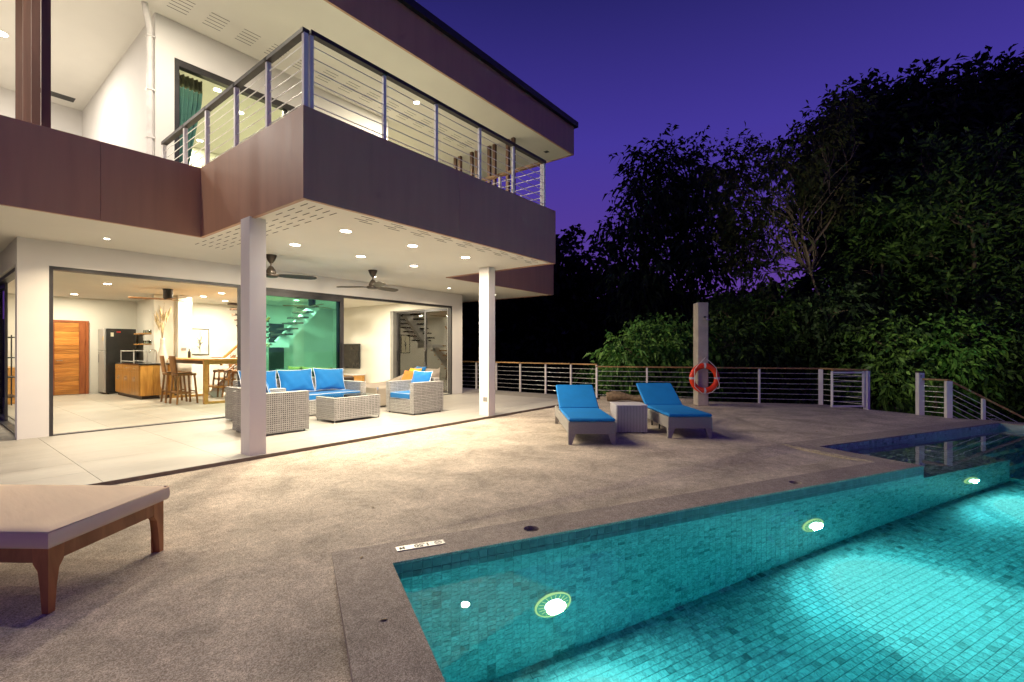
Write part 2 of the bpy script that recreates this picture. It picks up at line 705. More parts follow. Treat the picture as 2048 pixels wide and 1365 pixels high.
def B(*a, **k):
    return MB().box(*a, **k)


def thing(name, label, cat, loc=(0, 0, 0), rz=0, group=None):
    o = bpy.data.objects.new(name, None)
    o.empty_display_size = .2
    COL.objects.link(o)
    o.location = loc
    o.rotation_euler = (0, 0, rz)
    o['label'] = label
    o['category'] = cat
    if group:
        o['group'] = group
    return o


def tag(o, label, cat, group=None):
    o['label'] = label
    o['category'] = cat
    if group:
        o['group'] = group
    return o


def kids(o):
    return [c for c in bpy.data.objects if c.parent == o]


def dup(root, loc, rz=None, label=None):
    r = root.copy()
    COL.objects.link(r)
    r.location = loc
    if rz is not None:
        r.rotation_euler = (0, 0, rz)
    if label:
        r['label'] = label
    for ch in kids(root):
        c = ch.copy()
        COL.objects.link(c)
        c.parent = r
        for g in kids(ch):
            d = g.copy()
            COL.objects.link(d)
            d.parent = c
    return r


def share(proto, name, loc, parent, rot=None):
    """a further alike piece that shares its mesh"""
    o = bpy.data.objects.new(name, proto.data)
    children_link(o, parent)
    o.location = Vector(loc) - (wpos(parent) if parent else Vector((0, 0, 0)))
    if rot:
        o.rotation_euler = rot
    return o


def area(name, parent, loc, rot, size, power, col, spread=160):
    l = bpy.data.lights.new(name, 'AREA')
    l.shape = 'DISK'
    l.size = size
    l.energy = power
    l.color = col
    l.spread = R(spread)
    o = bpy.data.objects.new(name, l)
    children_link(o, parent)
    o.location = loc
    o.rotation_euler = rot
    return o


# ================================================================== GROUND AND DECK
T = .045                                   # terrace level above the deck
WATER = -.105
PV0, PV1 = -1.9, 3.147                     # pool, near and house side
PU0, PU1 = .564, 12.2
PV2 = 4.39                                 # recess with the shallow shelf
PUR = 6.84
FLOOR = -1.68


def terrain(x, y):
    d = x * FX + y * FY
    r = x * RX + y * RY
    z = -3.0
    z -= 2.0 * max(0, min(1, (d - 16) / 20)) * max(0, min(1, (20 - r) / 30))
    z += 17 * max(0, min(1, (d - 55) / 60))
    return z


gm = MB()
NG = 60
gx = np.concatenate([np.linspace(-700, -60, 8), np.linspace(-50, 130, 45), np.linspace(150, 800, 8)])
gm.grid(lambda a, b: (gx[int(round(a * 60))], gx[int(round(b * 60))], terrain(gx[int(round(a * 60))], gx[int(round(b * 60))])), 60, 60)
gm.build('ground', 'soil', kind='structure')

DECK_OUT = [(-6, -9, -.03), (9.5, -9, 0), pool(12.62, -2.2), pool(12.62, 4.20), (13.13, -1.30, 0), (13.36, -.66, 0), (13.80, .24, 0), (14.36, 1.22, 0),
            (13.74, 2.56, 0), (12.12, 6.30, 0), (12.02, 6.30, 0), (-6, 6.30, 0)]
HOLE = [pool(.216, -2.25, -.055), pool(.216, 1.0, -.055), pool(.216, 2.4, -.04), pool(.216, 3.485, 0), pool(6.50, 3.49, 0), pool(6.515, 3.9, -.03),
        pool(6.54, 4.4, -.03), pool(6.56, 4.75, 0), pool(12.5, 4.75, 0), pool(12.5, -2.25, 0)]
tri = geometry.tessellate_polygon([[Vector(p) for p in DECK_OUT], [Vector(p) for p in HOLE]])
dk = MB()
allp = DECK_OUT + HOLE
dk.add(allp, [t if ((Vector(allp[t[1]]) - Vector(allp[t[0]])).cross(Vector(allp[t[2]]) - Vector(allp[t[0]]))).z > 0 else t[::-1] for t in tri])
n = len(DECK_OUT)
dk.build('pool_deck', 'deck_wash', kind='structure')
ds = MB()
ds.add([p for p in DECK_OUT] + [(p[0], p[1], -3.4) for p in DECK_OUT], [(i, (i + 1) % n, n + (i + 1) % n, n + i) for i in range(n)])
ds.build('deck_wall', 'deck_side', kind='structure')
# low curb along the far deck edge behind the shower
cb = MB()
cb.add(*(lambda p, q: ([(p[0], p[1], .0), (q[0], q[1], .0), (q[0] + .14, q[1] + .06, .0), (p[0] + .14, p[1] + .06, .0),
                        (p[0], p[1], .07), (q[0], q[1], .07), (q[0] + .14, q[1] + .06, .07), (p[0] + .14, p[1] + .06, .07)],
                       [(4, 5, 6, 7), (0, 1, 5, 4), (1, 2, 6, 5), (2, 3, 7, 6), (3, 0, 4, 7)]))((12.00, 6.25), (13.06, 3.72)))
cb.build('deck_kerb', 'deck_wash', kind='structure')

# coping with two round holes
cop = MB()


def cop_rect(u0, v0, u1, v1, zt=.003):
    P = [pool(u0, v0, zt), pool(u1, v0, zt), pool(u1, v1, zt), pool(u0, v1, zt)]
    Q = [(a, b, -.014 if u0 > .3 else -.06) for a, b, c in P]
    cop.add(P + Q, [(0, 1, 2, 3), (0, 4, 5, 1), (1, 5, 6, 2), (2, 6, 7, 3), (3, 7, 4, 0), (7, 6, 5, 4)])


def cop_hole(u0, u1, v0, v1, uc, vc, r, zt=.003, n=32):
    ring = [(uc + r * math.cos(2 * math.pi * k / n), vc + r * math.sin(2 * math.pi * k / n)) for k in range(n)]
    out = []
    for k in range(n):
        a = 2 * math.pi * k / n
        c, s_ = math.cos(a), math.sin(a)
        t = min(((u1 - uc) if c > 0 else (uc - u0)) / abs(c) if abs(c) > 1e-6 else 9, ((v1 - vc) if s_ > 0 else (vc - v0)) / abs(s_) if abs(s_) > 1e-6 else 9)
        out.append((uc + c * t, vc + s_ * t))
    # true corners
    for k in range(n):
        k2 = (k + 1) % n
        cop.add([pool(*ring[k], zt), pool(*out[k], zt), pool(*out[k2], zt), pool(*ring[k2], zt)], [(0, 1, 2, 3)])
    for cu, cv in ((u0, v0), (u1, v0), (u1, v1), (u0, v1)):
        best = sorted(range(n), key=lambda k: abs(out[k][0] - cu) + abs(out[k][1] - cv))
        ang = math.atan2(cv - vc, cu - uc) % (2 * math.pi)
        k = int(ang / (2 * math.pi) * n) % n
        tri_ = [pool(*out[k], zt), pool(cu, cv, zt), pool(*out[(k + 1) % n], zt)]
        cop.add(tri_, [(0, 1, 2)])
    for (a, b) in (((u0, v0), (u1, v0)), ((u1, v1), (u0, v1))):
        cop.add([pool(*a, zt), pool(*a, -.014), pool(*b, -.014), pool(*b, zt)], [(0, 1, 2, 3)])
    for k in range(n):
        k2 = (k + 1) % n
        cop.add([pool(*ring[k], zt), pool(*ring[k2], zt), pool(*ring[k2], -.028), pool(*ring[k], -.028)], [(0, 1, 2, 3)])
    cop.add([pool(*q, -.028) for q in ring], [tuple(range(n))])


CV = 3.485
holes = (1.662, 4.76)
cop_rect(.216, -2.25, PU0 + .004, CV)
us = PU0 + .004
for hu in holes:
    cop_rect(us, PV1 - .004, hu - .15, CV)
    cop_hole(hu - .15, hu + .15, PV1 - .004, CV, hu, 3.30, .06)
    us = hu + .15
cop_rect(us, PV1 - .004, 6.5, CV)
cop_rect(6.5, PV1 - .004, PUR + .004, 4.75)
cop_rect(PUR + .004, PV2 - .004, 12.5, 4.75)
cop_rect(PU1 - .004, PV0, 12.5, PV2 - .004)
cop_rect(PU0 + .004, -2.25, 12.5, PV0 + .004)
cop.build('pool_coping', 'coping_wash', kind='structure')
# pale broken edge of the coping at the shelf
ce = MB()
pts = []
for k in range(25):
    v = 3.51 + (4.72 - 3.51) * k / 24
    pts.append((6.515 + random.uniform(-.006, .006), v, random.uniform(-.004, .004)))
for k in range(24):
    a, b = pts[k], pts[k + 1]
    ce.add([pool(a[0] - .012, a[1], -.035), pool(b[0] - .012, b[1], -.035), pool(b[0] - .008, b[1], .006 + b[2]), pool(a[0] - .008, a[1], .006 + a[2]),
            pool(b[0] + .022, b[1], .007 + b[2] * .3), pool(a[0] + .022, a[1], .007 + a[2] * .3)], [(0, 1, 2, 3)[::-1], (3, 2, 4, 5)[::-1]])
ce.build('coping_edge', 'cut_edge', kind='structure')

# ------------------------------------------------------------------ pool basin
basin = MB()


def wallq(u0, v0, u1, v1, z0, z1):
    basin.add([pool(u0, v0, z0), pool(u1, v1, z0), pool(u1, v1, z1), pool(u0, v0, z1)], [(0, 1, 2, 3)])


g = .004
basin.add([pool(PU0 - g, PV0 - g, FLOOR - g), pool(PU1 + g, PV0 - g, FLOOR - g), pool(PU1 + g, PV2 + g, FLOOR - g), pool(PU0 - g, PV2 + g, FLOOR - g)], [(0, 1, 2, 3)])
wallq(PU0 - g, PV1 + g, PUR + g, PV1 + g, FLOOR - g, -.012)
wallq(PUR, PV1 + g, PUR, PV2 + g, FLOOR - g, -.012)
wallq(PUR, PV2 + g, PU1 + g, PV2 + g, FLOOR - g, -.012)
wallq(PU1 + g, PV2 + g, PU1 + g, PV0 - g, FLOOR - g, -.012)
wallq(PU1 + g, PV0 - g, PU0 - g, PV0 - g, FLOOR - g, -.012)
wallq(PU0 - g, PV0 - g, PU0 - g, PV1 + g, FLOOR - g, -.012)
basin_o = basin.build('pool_basin', 'pool_grout', kind='structure')

TW, TH, TJ = .067, .0573, .0022            # mosaic tile
tile_proto = None


def tile_mesh():
    m = MB()
    b = .0016
    w, h, d = (TW - TJ) / 2, (TH - TJ) / 2, .0022
    v = [(-w, 0, -h), (w, 0, -h), (w, 0, h), (-w, 0, h), (-w + b, -d, -h + b), (w - b, -d, -h + b), (w - b, -d, h - b), (-w + b, -d, h - b)]
    f = [(4, 5, 6, 7), (0, 1, 5, 4), (1, 2, 6, 5), (2, 3, 7, 6), (3, 0, 4, 7)]
    return v, f


tv, tf = tile_mesh()
tp = bpy.data.meshes.new('pool_tile')
tp.from_pydata(tv, [], tf)
tp.materials.append(MATS['pool_tile'])
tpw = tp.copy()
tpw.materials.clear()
tpw.materials.append(MATS['shaded_tile'])


def tile_field(name, parent, spots, near, keep=300, top=False):
    """spots: list of (u, v, z, rx) tile centres; the `keep` nearest to the camera are pieces of their own, the rest one mesh"""
    spots = sorted(spots, key=lambda s_: (s_[0] - near[0]) ** 2 + (s_[1] - near[1]) ** 2 + (s_[2] - near[2]) ** 2 * .35)
    for (u, v, z, rx) in spots[:keep]:
        o = bpy.data.objects.new('pool_tile', tpw if top else tp)
        children_link(o, parent)
        o.location = pool(u, v, z)
        o.rotation_euler = (rx, random.uniform(-.004, .004), -PA)
    rest = spots[keep:]
    if not rest:
        return
    A = np.array(tv)
    nv = len(A)
    S = np.array([(s_[0], s_[1], s_[2]) for s_ in rest])
    rx = np.array([s_[3] for s_ in rest])
    V = np.zeros((len(rest), nv, 3))
    ca, sa = np.cos(rx)[:, None], np.sin(rx)[:, None]
    lx = np.broadcast_to(A[None, :, 0], (len(rest), nv))
    ly = A[None, :, 1] * ca - A[None, :, 2] * sa
    lz = A[None, :, 1] * sa + A[None, :, 2] * ca
    uu = S[:, None, 0] + lx
    vv = S[:, None, 1] + ly
    V[..., 0] = uu * PU[0] + vv * PV[0]
    V[..., 1] = uu * PU[1] + vv * PV[1]
    V[..., 2] = S[:, None, 2] + lz
    F = (np.array([list(q) for q in tf])[None] + (np.arange(len(rest)) * nv)[:, None, None]).reshape(-1, 4)
    me = bpy.data.meshes.new(name)
    me.from_pydata(V.reshape(-1, 3).tolist(), [], F.tolist())
    me.materials.append(MATS['shaded_tile' if top else 'pool_tile_field'])
    o = bpy.data.objects.new(name, me)
    children_link(o, parent)
    o['kind'] = 'stuff'


# house-side wall of the pool
spots = []
lamps_u = (1.765, 4.797, 7.954)
LZ = -1.0
rows = int((-.015 - FLOOR) / TH) + 1
for r_ in range(rows):
    for c in range(int((9.04 - PU0) / TW)):
        z = -.015 - (r_ + .5) * TH - (.5 * TH if c % 2 and r_ > 1 else 0)
        u = PU0 + (c + .5) * TW
        if z < FLOOR:
            continue
        if u > PUR and z > -.32:
            continue
        if any((u - lu) ** 2 + (z - LZ) ** 2 < .13 ** 2 for lu in lamps_u):
            continue
        spots.append((u, PV1, z, 0))
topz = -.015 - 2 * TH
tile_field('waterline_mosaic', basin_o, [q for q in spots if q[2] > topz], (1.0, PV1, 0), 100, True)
tile_field('wall_mosaic', basin_o, [q for q in spots if q[2] < topz], (1.0, PV1, -.3), 200)
# floor
spots = []
for r_ in range(int((PV1 - -.4) / TH)):
    v = PV1 - (r_ + .5) * TH
    for c in range(int((10.4 - PU0) / TW)):
        u = PU0 + (c + .5 + .5 * (r_ % 2)) * TW
        spots.append((u, v, FLOOR, -math.pi / 2))
tile_field('floor_mosaic', basin_o, spots, (3.4, 2.0, FLOOR))
# shelf: a solid block with tiled top, and the tiled walls round the recess
sh = MB()
P4 = [(PUR, PV1 + .004), (9.04, PV1 + .004), (9.04, PV2), (PUR, PV2)]
sh.prism([pool(*q)[:2] for q in P4], FLOOR, -.30)
shelf = sh.build('pool_shelf', 'pool_grout', kind='structure')
spots = []
for r_ in range(int((PV2 - PV1) / TH)):
    for c in range(int((9.04 - PUR) / TW)):
        spots.append((PUR + (c + .5) * TW, PV1 + (r_ + .5) * TH, -.30, -math.pi / 2))
tile_field('shelf_mosaic', shelf, spots, (0, 0, 0), 0)
# end wall tiles of the recess and its back wall, steps down to the pool
spots = []
for r_ in range(10):
    for c in range(int((PU1 - PUR) / TW)):
        spots.append((PUR + (c + .5) * TW, PV2, -.015 - (r_ + .5) * TH, 0))
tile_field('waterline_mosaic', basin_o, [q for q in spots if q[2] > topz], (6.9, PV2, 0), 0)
tile_field('recess_mosaic', basin_o, [q for q in spots if q[2] < topz], (6.9, PV2, 0), 0)
st = MB()
for k in range(4):
    v0 = PV2 - .36 * (k + 1)
    st.prism([pool(*q)[:2] for q in ((9.05, v0), (PU1, v0), (PU1, PV2), (9.05, PV2))], FLOOR - .001 * k, -.30 - .30 * (k + 1) + .001)
st.build('pool_steps', 'pool_tile_field', kind='structure')
# water
wm = MB()
m_ = .012
outl = [(PU0 - m_, PV0 - m_), (PU1 + m_, PV0 - m_), (PU1 + m_, PV2 + m_), (PUR - m_, PV2 + m_), (PUR - m_, PV1 + m_), (PU0 - m_, PV1 + m_)]
wm.prism([pool(*q)[:2] for q in outl], FLOOR - .03, WATER)
wm.build('pool_water', 'water', kind='structure')

# underwater lights


def pool_light(u, v, rz, label, down, out, tint=(.45, 1.0, .98)):
    x, y, z = pool(u, v, LZ)
    pl = thing('pool_light', label, 'pool light', (x, y, z), -PA + rz, 'underwater pool lights')
    Mx = Matrix.Rotation(R(90), 4, 'X')
    MB().lathe([(.150, -.003), (.156, .012), (.150, .022), (.146, .022), (.142, .012)], 40, Mx).build('trim_ring', 'pool_ring', pl)
    MB().lathe([(.142, .008), (.118, .012), (.076, .018)], 40, Mx).build('reflector', 'pool_reflector', pl)
    for j in range(18):
        a = 2 * math.pi * j / 18
        MB().bar((math.cos(a) * .080, -.021, math.sin(a) * .080), (math.cos(a) * .128, -.014, math.sin(a) * .128), .004, .006).build('rib', 'pool_ring', pl)
    MB().lathe([(.078, .016), (.072, .026), (.050, .034), (.012, .038)], 32, Mx).build('lens', 'pool_lens', pl)
    MB().lathe([(.013, .037), (.012, .041), (.0, .0415)], 12, Mx).build('screw', 'steel', pl)
    area('pool_light_lamp', pl, (0, -.055, -.01), (R(-46), 0, 0), .15, down * 1.25, (1.0, 1.0, .90), 76)
    area('pool_light_fill', pl, (0, -.06, .0), (R(-90), 0, 0), .16, out, tint, 180)


pool_light(lamps_u[0], PV1, 0, 'round underwater pool light nearest the depth sign', 34, 52)
pool_light(lamps_u[1], PV1, 0, 'middle underwater pool light glowing in the tiled wall', 34, 52)
pool_light(lamps_u[2], PV1, 0, 'far underwater pool light below the shallow shelf', 34, 52)
pool_light(2.2, PV0, math.pi, 'assumed unseen pool light added in the opposite pool wall, left one, beyond the picture', 4, 52)  # assumed fixture out of view, added to light the house-side tiles evenly
pool_light(5.6, PV0, math.pi, 'assumed unseen pool light added in the opposite pool wall, right one, beyond the picture', 4, 52)  # second assumed lamp, likewise unseen and added to brighten that wall

# ================================================================== TERRACE FLOOR
CZ = 3.085                                 # terrace ceiling
FB, FT = 3.07, 4.10                        # brown fascia, bottom and top
WY = 10.2                                  # outer face of the facade
BX0, BX1, BY0, BY1 = 2.70, 7.82, 5.04, 8.0  # balcony
tb = MB()
tb.prism([(-5.5, 6.27), (12.12, 6.27), (12.12, 19.5), (-5.5, 19.5)], -.4, T - .008)
terrace = tb.build('terrace_floor', 'grout', kind='structure')
MB().box(-5.5, 6.262, -.02, 12.125, 6.27, T - .002).build('edge_strip', 'terrace_edge', terrace)


def tiles(parent, x0, y0, x1, y1, tw, tl, mat, z, name='floor_tile'):
    m = MB().bbox(0, 0, -.008, tw - .003, tl - .003, 0, .0015)
    first = None
    nx, ny = int((x1 - x0) / tw + .001), int((y1 - y0) / tl + .001)
    for i in range(nx):
        for j in range(ny):
            p = (x0 + i * tw, y0 + j * tl, z)
            if first is None:
                first = m.build(name, mat, parent)
                first.location = Vector(p) - wpos(parent)
            else:
                share(first, name, p, parent)


tiles(terrace, -4.8, 6.272, 12.11, 6.272 + .655 * 6, 1.208, .655, 'terrace_tile', T)
tiles(terrace, 10.52, 10.21, 12.12, 13.5, .8, .655, 'terrace_tile', T)
inner = B(1.27, WY + .02, -.2, 10.25, 19.1, T - .008).build('indoor_floor', 'grout', kind='structure')
tiles(inner, 1.28, WY + .03, 10.25, 19.1, .896, .8, 'inside_tile', T + .001)

# ================================================================== THE VILLA
villa = thing('villa', 'two storey white villa with brown fascia, balcony and open glass doors', 'house', (5, 12, 0))


def part(name, mat, *boxes, parent=None):
    m = MB()
    for b in boxes:
        m.box(*b)
    return m.build(name, mat, parent or villa, world=True)


# ground floor walls
part('wall', 'wall_paint', (1.02, WY, T, 1.365, WY + .22, CZ), (1.365, WY, 2.70, 10.13, WY + .22, CZ), (10.13, WY, T, 10.55, WY + .22, CZ))
part('wall', 'wall_paint', (1.02, WY + .22, 2.70, 1.25, 15.6, CZ), (1.02, 15.6, T, 1.25, 19.3, CZ))
part('wall', 'inside_paint', (10.25, WY + .22, 2.70, 10.50, 13.3, CZ), (10.25, 13.3, T, 10.50, 19.3, CZ))
part('wall', 'inside_paint', (1.25, 19.1, T, 10.25, 19.3, CZ))
part('wall', 'inside_paint', (4.62, 16.2, T, 4.78, 19.1, 2.95), (4.25, 16.0, T, 4.78, 16.2, 2.95), (4.78, 15.85, T, 5.12, 16.2, 2.95))
part('wall', 'inside_paint', (4.78, 18.0, T, 7.4, 18.15, 2.95), (7.4, 16.9, T, 10.25, 17.05, 2.95))
part('ceiling', 'ceiling_paint', (1.25, WY + .22, 2.95, 10.25, 19.1, 3.05))
part('skirting', 'wall_paint', (4.24, 15.985, T, 4.78, 16.0, T + .08))
# columns
for x0 in (2.675, 7.29):
    part('column', 'column_paint', (x0, 6.31, T, x0 + .205, 6.565, CZ))
so_ = part('socket_plate', 'frame_grey', (7.2875, 6.345, .33, 7.2900, 6.455, .42))
so_['label'] = 'small grey socket plate low on the far column'
# first slab: white ceiling and brown fascia panels
slab = part('ceiling', 'ceiling_paint', (-5.5, BY1 + .05, CZ, 12.25, 20, 4.0), (BX0 + .05, BY0 + .05, CZ + .001, BX1 - .05, BY1 + .05, 4.001))
for b in ((BX0 - .0, BY0, FB, 5.14, BY0 + .05, FT), (5.144, BY0, FB, BX1, BY0 + .05, FT),
          (BX0, BY0 + .05, FB, BX0 + .05, BY1, FT), (BX1 - .05, BY0 + .05, FB, BX1, BY1, FT),
          (-5.5, BY1, FB, 1.55, BY1 + .05, FT), (1.554, BY1, FB, BX0 + .05, BY1 + .05, FT),
          (BX1 - .05, BY1, FB - .001, 12.3, BY1 + .05, FT), (12.25, BY1 + .05, FB, 12.3, 20, FT)):
    part('fascia_panel', 'fascia_brown', b)
part('ceiling_trim', 'wall_paint', (BX0 + .05, BY0 + .05, FB + .004, BX0 + .075, BY1, CZ), (BX0 + .075, BY0 + .05, FB + .004, BX1 - .05, BY0 + .075, CZ))

# vent slots of the lower ceiling
sl_proto = None


def slots(parent, spots, lx, ly, z):
    proto = None
    for (x, y) in spots:
        if proto is None:
            proto = MB().box(-lx / 2, -ly / 2, -.0015, lx / 2, ly / 2, .004).build('vent_slot', 'slot_black', parent)
            proto.location = Vector((x, y, z)) - wpos(parent)
        else:
            share(proto, 'vent_slot', (x, y, z), parent)


sp = []
k = 0
y = BY0 + .28
while y < 8.7:
    for i in range(5):
        sp.append((BX0 + .16 + i * .105, y + (i % 2) * .0 + i * .02))
    y += .30
slots(slab, [p for p in sp if not (2.6 < p[0] < 2.95 and 6.2 < p[1] < 6.66)], .012, .16, CZ)
sp = []
x = BX0 + .95
while x < BX1 - .3:
    for i in range(4):
        sp.append((x + (i % 2) * .12, BY0 + .16 + i * .075))
    x += .46
slots(slab, sp, .2, .012, CZ)

# upper floor
UZ = 7.40                                  # soffit
part('wall', 'wall_paint', (2.73, WY, 4.0, 3.02, WY + .2, UZ), (3.02, WY, 6.74, 7.2, WY + .2, UZ), (7.2, WY, 4.0, 7.77, WY + .2, UZ))
part('wall', 'wall_paint', (2.73, WY + .2, 4.0, 2.93, 16.1, UZ))
part('wall', 'wall_paint', (-5.5, 15.9, 4.0, 2.73, 16.1, UZ))
part('wall', 'inside_paint', (7.57, WY + .2, 4.0, 7.77, 12.5, UZ), (7.77, 12.5, 4.0, 10.7, 12.7, UZ), (2.93, 15.6, 4.0, 7.57, 15.8, UZ), (7.57, 12.7, 4.0, 7.77, 15.8, UZ))
part('ceiling', 'ceiling_paint', (2.93, WY + .2, 7.22, 7.57, 15.6, 7.30))
roof = part('roof', 'ceiling_paint', (-5.5, 7.55, UZ, 12.63, 20.5, 8.2))
for b in ((-5.5, 7.50, UZ - .02, 4.0, 7.55, 8.24), (4.004, 7.50, UZ - .02, 12.68, 7.55, 8.24), (12.63, 7.55, UZ - .02, 12.68, 20.5, 8.24)):
    part('fascia_panel', 'fascia_brown', b)
part('gutter', 'roof_black', (-5.5, 7.40, 8.24, 12.78, 7.62, 8.40), (12.60, 7.62, 8.24, 12.78, 20.5, 8.399))
sp = []
x = 2.95
while x < 10.4:
    for i in range(5):
        sp.append((x + (i % 2) * .0, 9.42 + i * .105))
    x += .55
slots(roof, sp, .30, .014, UZ)
vent = part('soffit_vent', 'black', (11.92, 7.98, UZ - .003, 12.06, 8.12, UZ))
part('air_slot', 'black', (1.6, 15.22, UZ - .004, 2.50, 15.50, UZ))
# down pipe with brackets and a swan neck
dp = MB().tube([(2.665, WY + .06, 4.1), (2.665, WY + .06, 6.95), (2.655, WY + .02, 7.06), (2.60, WY - .07, 7.20), (2.56, WY - .12, 7.30), (2.545, WY - .13, 7.40)], .05, 14)
dpo = dp.build('down_pipe', 'pipe_white', villa, world=True)
for z in (5.15, 6.0, 6.95):
    MB().box(2.61, WY + .0, z, 2.735, WY + .115, z + .02).build('pipe_bracket', 'pipe_white', dpo, world=True)

# sliding doors -------------------------------------------------------------
fr = part('door_frame', 'frame_dark', (1.365, WY + .02, T, 1.415, WY + .16, 2.70), (1.415, WY + .02, 2.645, 10.08, WY + .16, 2.70), (10.08, WY + .02, T, 10.13, WY + .16, 2.70))
part('door_track', 'frame_dark', (1.415, WY + .03, T, 10.08, WY + .15, T + .012))
part('door_track', 'steel', (1.415, WY + .05, T + .012, 10.08, WY + .06, T + .020), (1.415, WY + .10, T + .012, 10.08, WY + .11, T + .0201))
for (x0, x1, y0) in ((4.12, 6.50, WY + .035), (4.16, 6.46, WY + .095)):
    d = part('sliding_door', 'frame_dark', (x0, y0, T + .021, x0 + .075, y0 + .045, 2.645), (x1 - .10, y0, T + .021, x1, y0 + .045, 2.645),
             (x0 + .075, y0, 2.54, x1 - .10, y0 + .045, 2.645), (x0 + .075, y0, T + .021, x1 - .10, y0 + .045, .14))
    MB().box(x0 + .07, y0 + .018, .13, x1 - .095, y0 + .026, 2.55).build('glass_pane', 'glass_green', d, world=True)
    MB().box(x1 - .085, y0 - .018, .95, x1 - .055, y0, 1.55).build('handle', 'black', d, world=True)
# end wall doors of the living room
part('door_frame', 'frame_grey', (10.22, 13.14, T, 10.42, 13.3, 2.70), (10.28, WY + .22, 2.66, 10.40, 13.14, 2.70), (10.24, WY + .22, T, 10.42, WY + .30, 2.66))
for (y0, y1, x0) in ((11.6, 13.14, 10.36), (10.55, 11.66, 10.30)):
    d = part('sliding_door', 'frame_dark', (x0, y0, T + .02, x0 + .04, y0 + .06, 2.66), (x0, y1 - .09, T + .02, x0 + .04, y1, 2.66),
             (x0, y0 + .06, 2.60, x0 + .04, y1 - .09, 2.66), (x0, y0 + .06, T + .02, x0 + .04, y1 - .09, .10))
    MB().box(x0 + .016, y0 + .05, .09, x0 + .024, y1 - .08, 2.61).build('glass_pane', 'glass_smoke', d, world=True)
    MB().box(x0 - .02, y1 - .07, 1.0, x0, y1 - .04, 1.35).build('handle', 'black', d, world=True)
# glass doors in the left return wall
part('door_frame', 'frame_dark', (1.06, WY + .22, T, 1.18, WY + .28, 2.70), (1.06, WY + .28, 2.64, 1.18, 15.54, 2.70), (1.06, 15.54, T, 1.18, 15.6, 2.70), (1.06, WY + .28, T, 1.18, 15.54, T + .015))
for (y0, y1, x0) in ((12.9, 14.2, 1.13), (14.15, 15.54, 1.08)):
    d = part('sliding_door', 'frame_dark', (x0, y0, T + .02, x0 + .04, y0 + .06, 2.64), (x0, y1 - .07, T + .02, x0 + .04, y1, 2.64),
             (x0, y0 + .06, 2.57, x0 + .04, y1 - .07, 2.64), (x0, y0 + .06, T + .02, x0 + .04, y1 - .07, .11))
    MB().box(x0 + .016, y0 + .05, .10, x0 + .024, y1 - .06, 2.58).build('glass_pane', 'glass_clear', d, world=True)
# upper window
wf = part('window', 'frame_dark', (3.02, WY + .01, 4.0, 3.10, WY + .15, 6.74), (3.10, WY + .01, 6.62, 7.12, WY + .15, 6.74), (7.12, WY + .01, 4.0, 7.2, WY + .15, 6.74),
          (5.05, WY + .05, 4.0, 5.13, WY + .12, 6.62))
for (x0, x1) in ((3.10, 5.05), (5.13, 7.12)):
    MB().box(x0, WY + .08, 4.02, x1, WY + .086, 6.62).build('glass_pane', 'glass_clear', wf, world=True)


# fins: pairs of tall brown posts under the roof
def fin(x, y, w, d, parent=None):
    return part('sun_fin', 'fin_brown', (x, y, 4.0, x + w, y + d, UZ))


for y in (8.22, 8.92, 9.62, 10.32):
    fin(10.58, y, .09, .09)
    fin(10.58, y + .20, .09, .09)
for y in (8.2, 8.95, 9.7, 10.45):
    fin(1.03, y, .085, .05)

# kitchen door of horizontal planks
kd = part('kitchen_door', 'door_frame', (2.52, 19.02, T, 2.60, 19.10, 2.26), (3.34, 19.02, T, 3.42, 19.10, 2.26), (2.60, 19.02, 2.20, 3.34, 19.10, 2.26))
part('door_stile', 'door_frame', (3.20, 19.03, T + .01, 3.335, 19.085, 2.195), parent=kd)
part('door_stile', 'door_frame', (2.605, 19.03, T + .01, 2.66, 19.085, 2.195), parent=kd)
npl = 16
for i in range(npl):
    z0 = T + .012 + i * (2.18 - T) / npl
    MB().bbox(2.662, 19.035, z0, 3.198, 19.08, z0 + (2.18 - T) / npl - .004, .004).build('door_plank', 'door_plank', kd, world=True)
hd = MB().tube([(2.70, 19.03, 1.07), (2.70, 18.98, 1.07), (2.83, 18.975, 1.07)], .011, 8).build('door_handle', 'chrome', kd, world=True)
# stairs inside
# flight one: solid white stringer rising to the right, seen from the side
P0, P1 = Vector((7.25, 15.0, 1.55)), Vector((8.45, 15.0, 2.85))
ms = MB()
ms.bar(P0, P1, .16, .32)
ms.build('stair_stringer', 'wall_paint', villa, world=True)
part('stair_landing', 'wall_paint', (6.75, 14.55, 1.46, 7.35, 15.6, 1.60))
S0, S1 = Vector((6.95, 15.6, 1.58)), Vector((7.15, 17.3, 2.90))
MB().bar(S0, S1, .34, .14).build('stair_stringer', 'wall_paint', villa, world=True)
Q0, Q1 = Vector((5.35, 15.0, .06)), Vector((6.80, 15.0, 1.46))
MB().bar(Q0, Q1, .16, .26).build('stair_stringer', 'wall_paint', villa, world=True)
for k in range(7):
    f_ = (k + .5) / 7
    c = S0.lerp(S1, f_)
    part('stair_tread', 'brown_leather', (c.x - .5, c.y - .13, c.z + .08, c.x + .5, c.y + .13, c.z + .13))
    c = P0.lerp(P1, f_)
    part('stair_tread', 'brown_leather', (c.x - .13, c.y - .45, c.z + .2, c.x + .13, c.y + .45, c.z + .25))
    c = Q0.lerp(Q1, f_)
    part('stair_tread', 'table_wood', (c.x - .13, c.y - .45, c.z + .16, c.x + .13, c.y + .45, c.z + .21))
hr = MB()
hr.tube([(5.38, 14.45, .95), (5.40, 14.45, 1.08), (5.47, 14.45, 1.19), (6.7, 14.45, 2.35)], .035, 10)
hro = hr.build('stair_handrail', 'table_wood', villa, world=True)
for k in range(5):
    MB().tube([(5.52, 14.45, 1.10 - k * .16), (6.7, 14.45, 2.22 - k * .16)], .011, 6).build('stair_rail', 'post_white', hro, world=True)
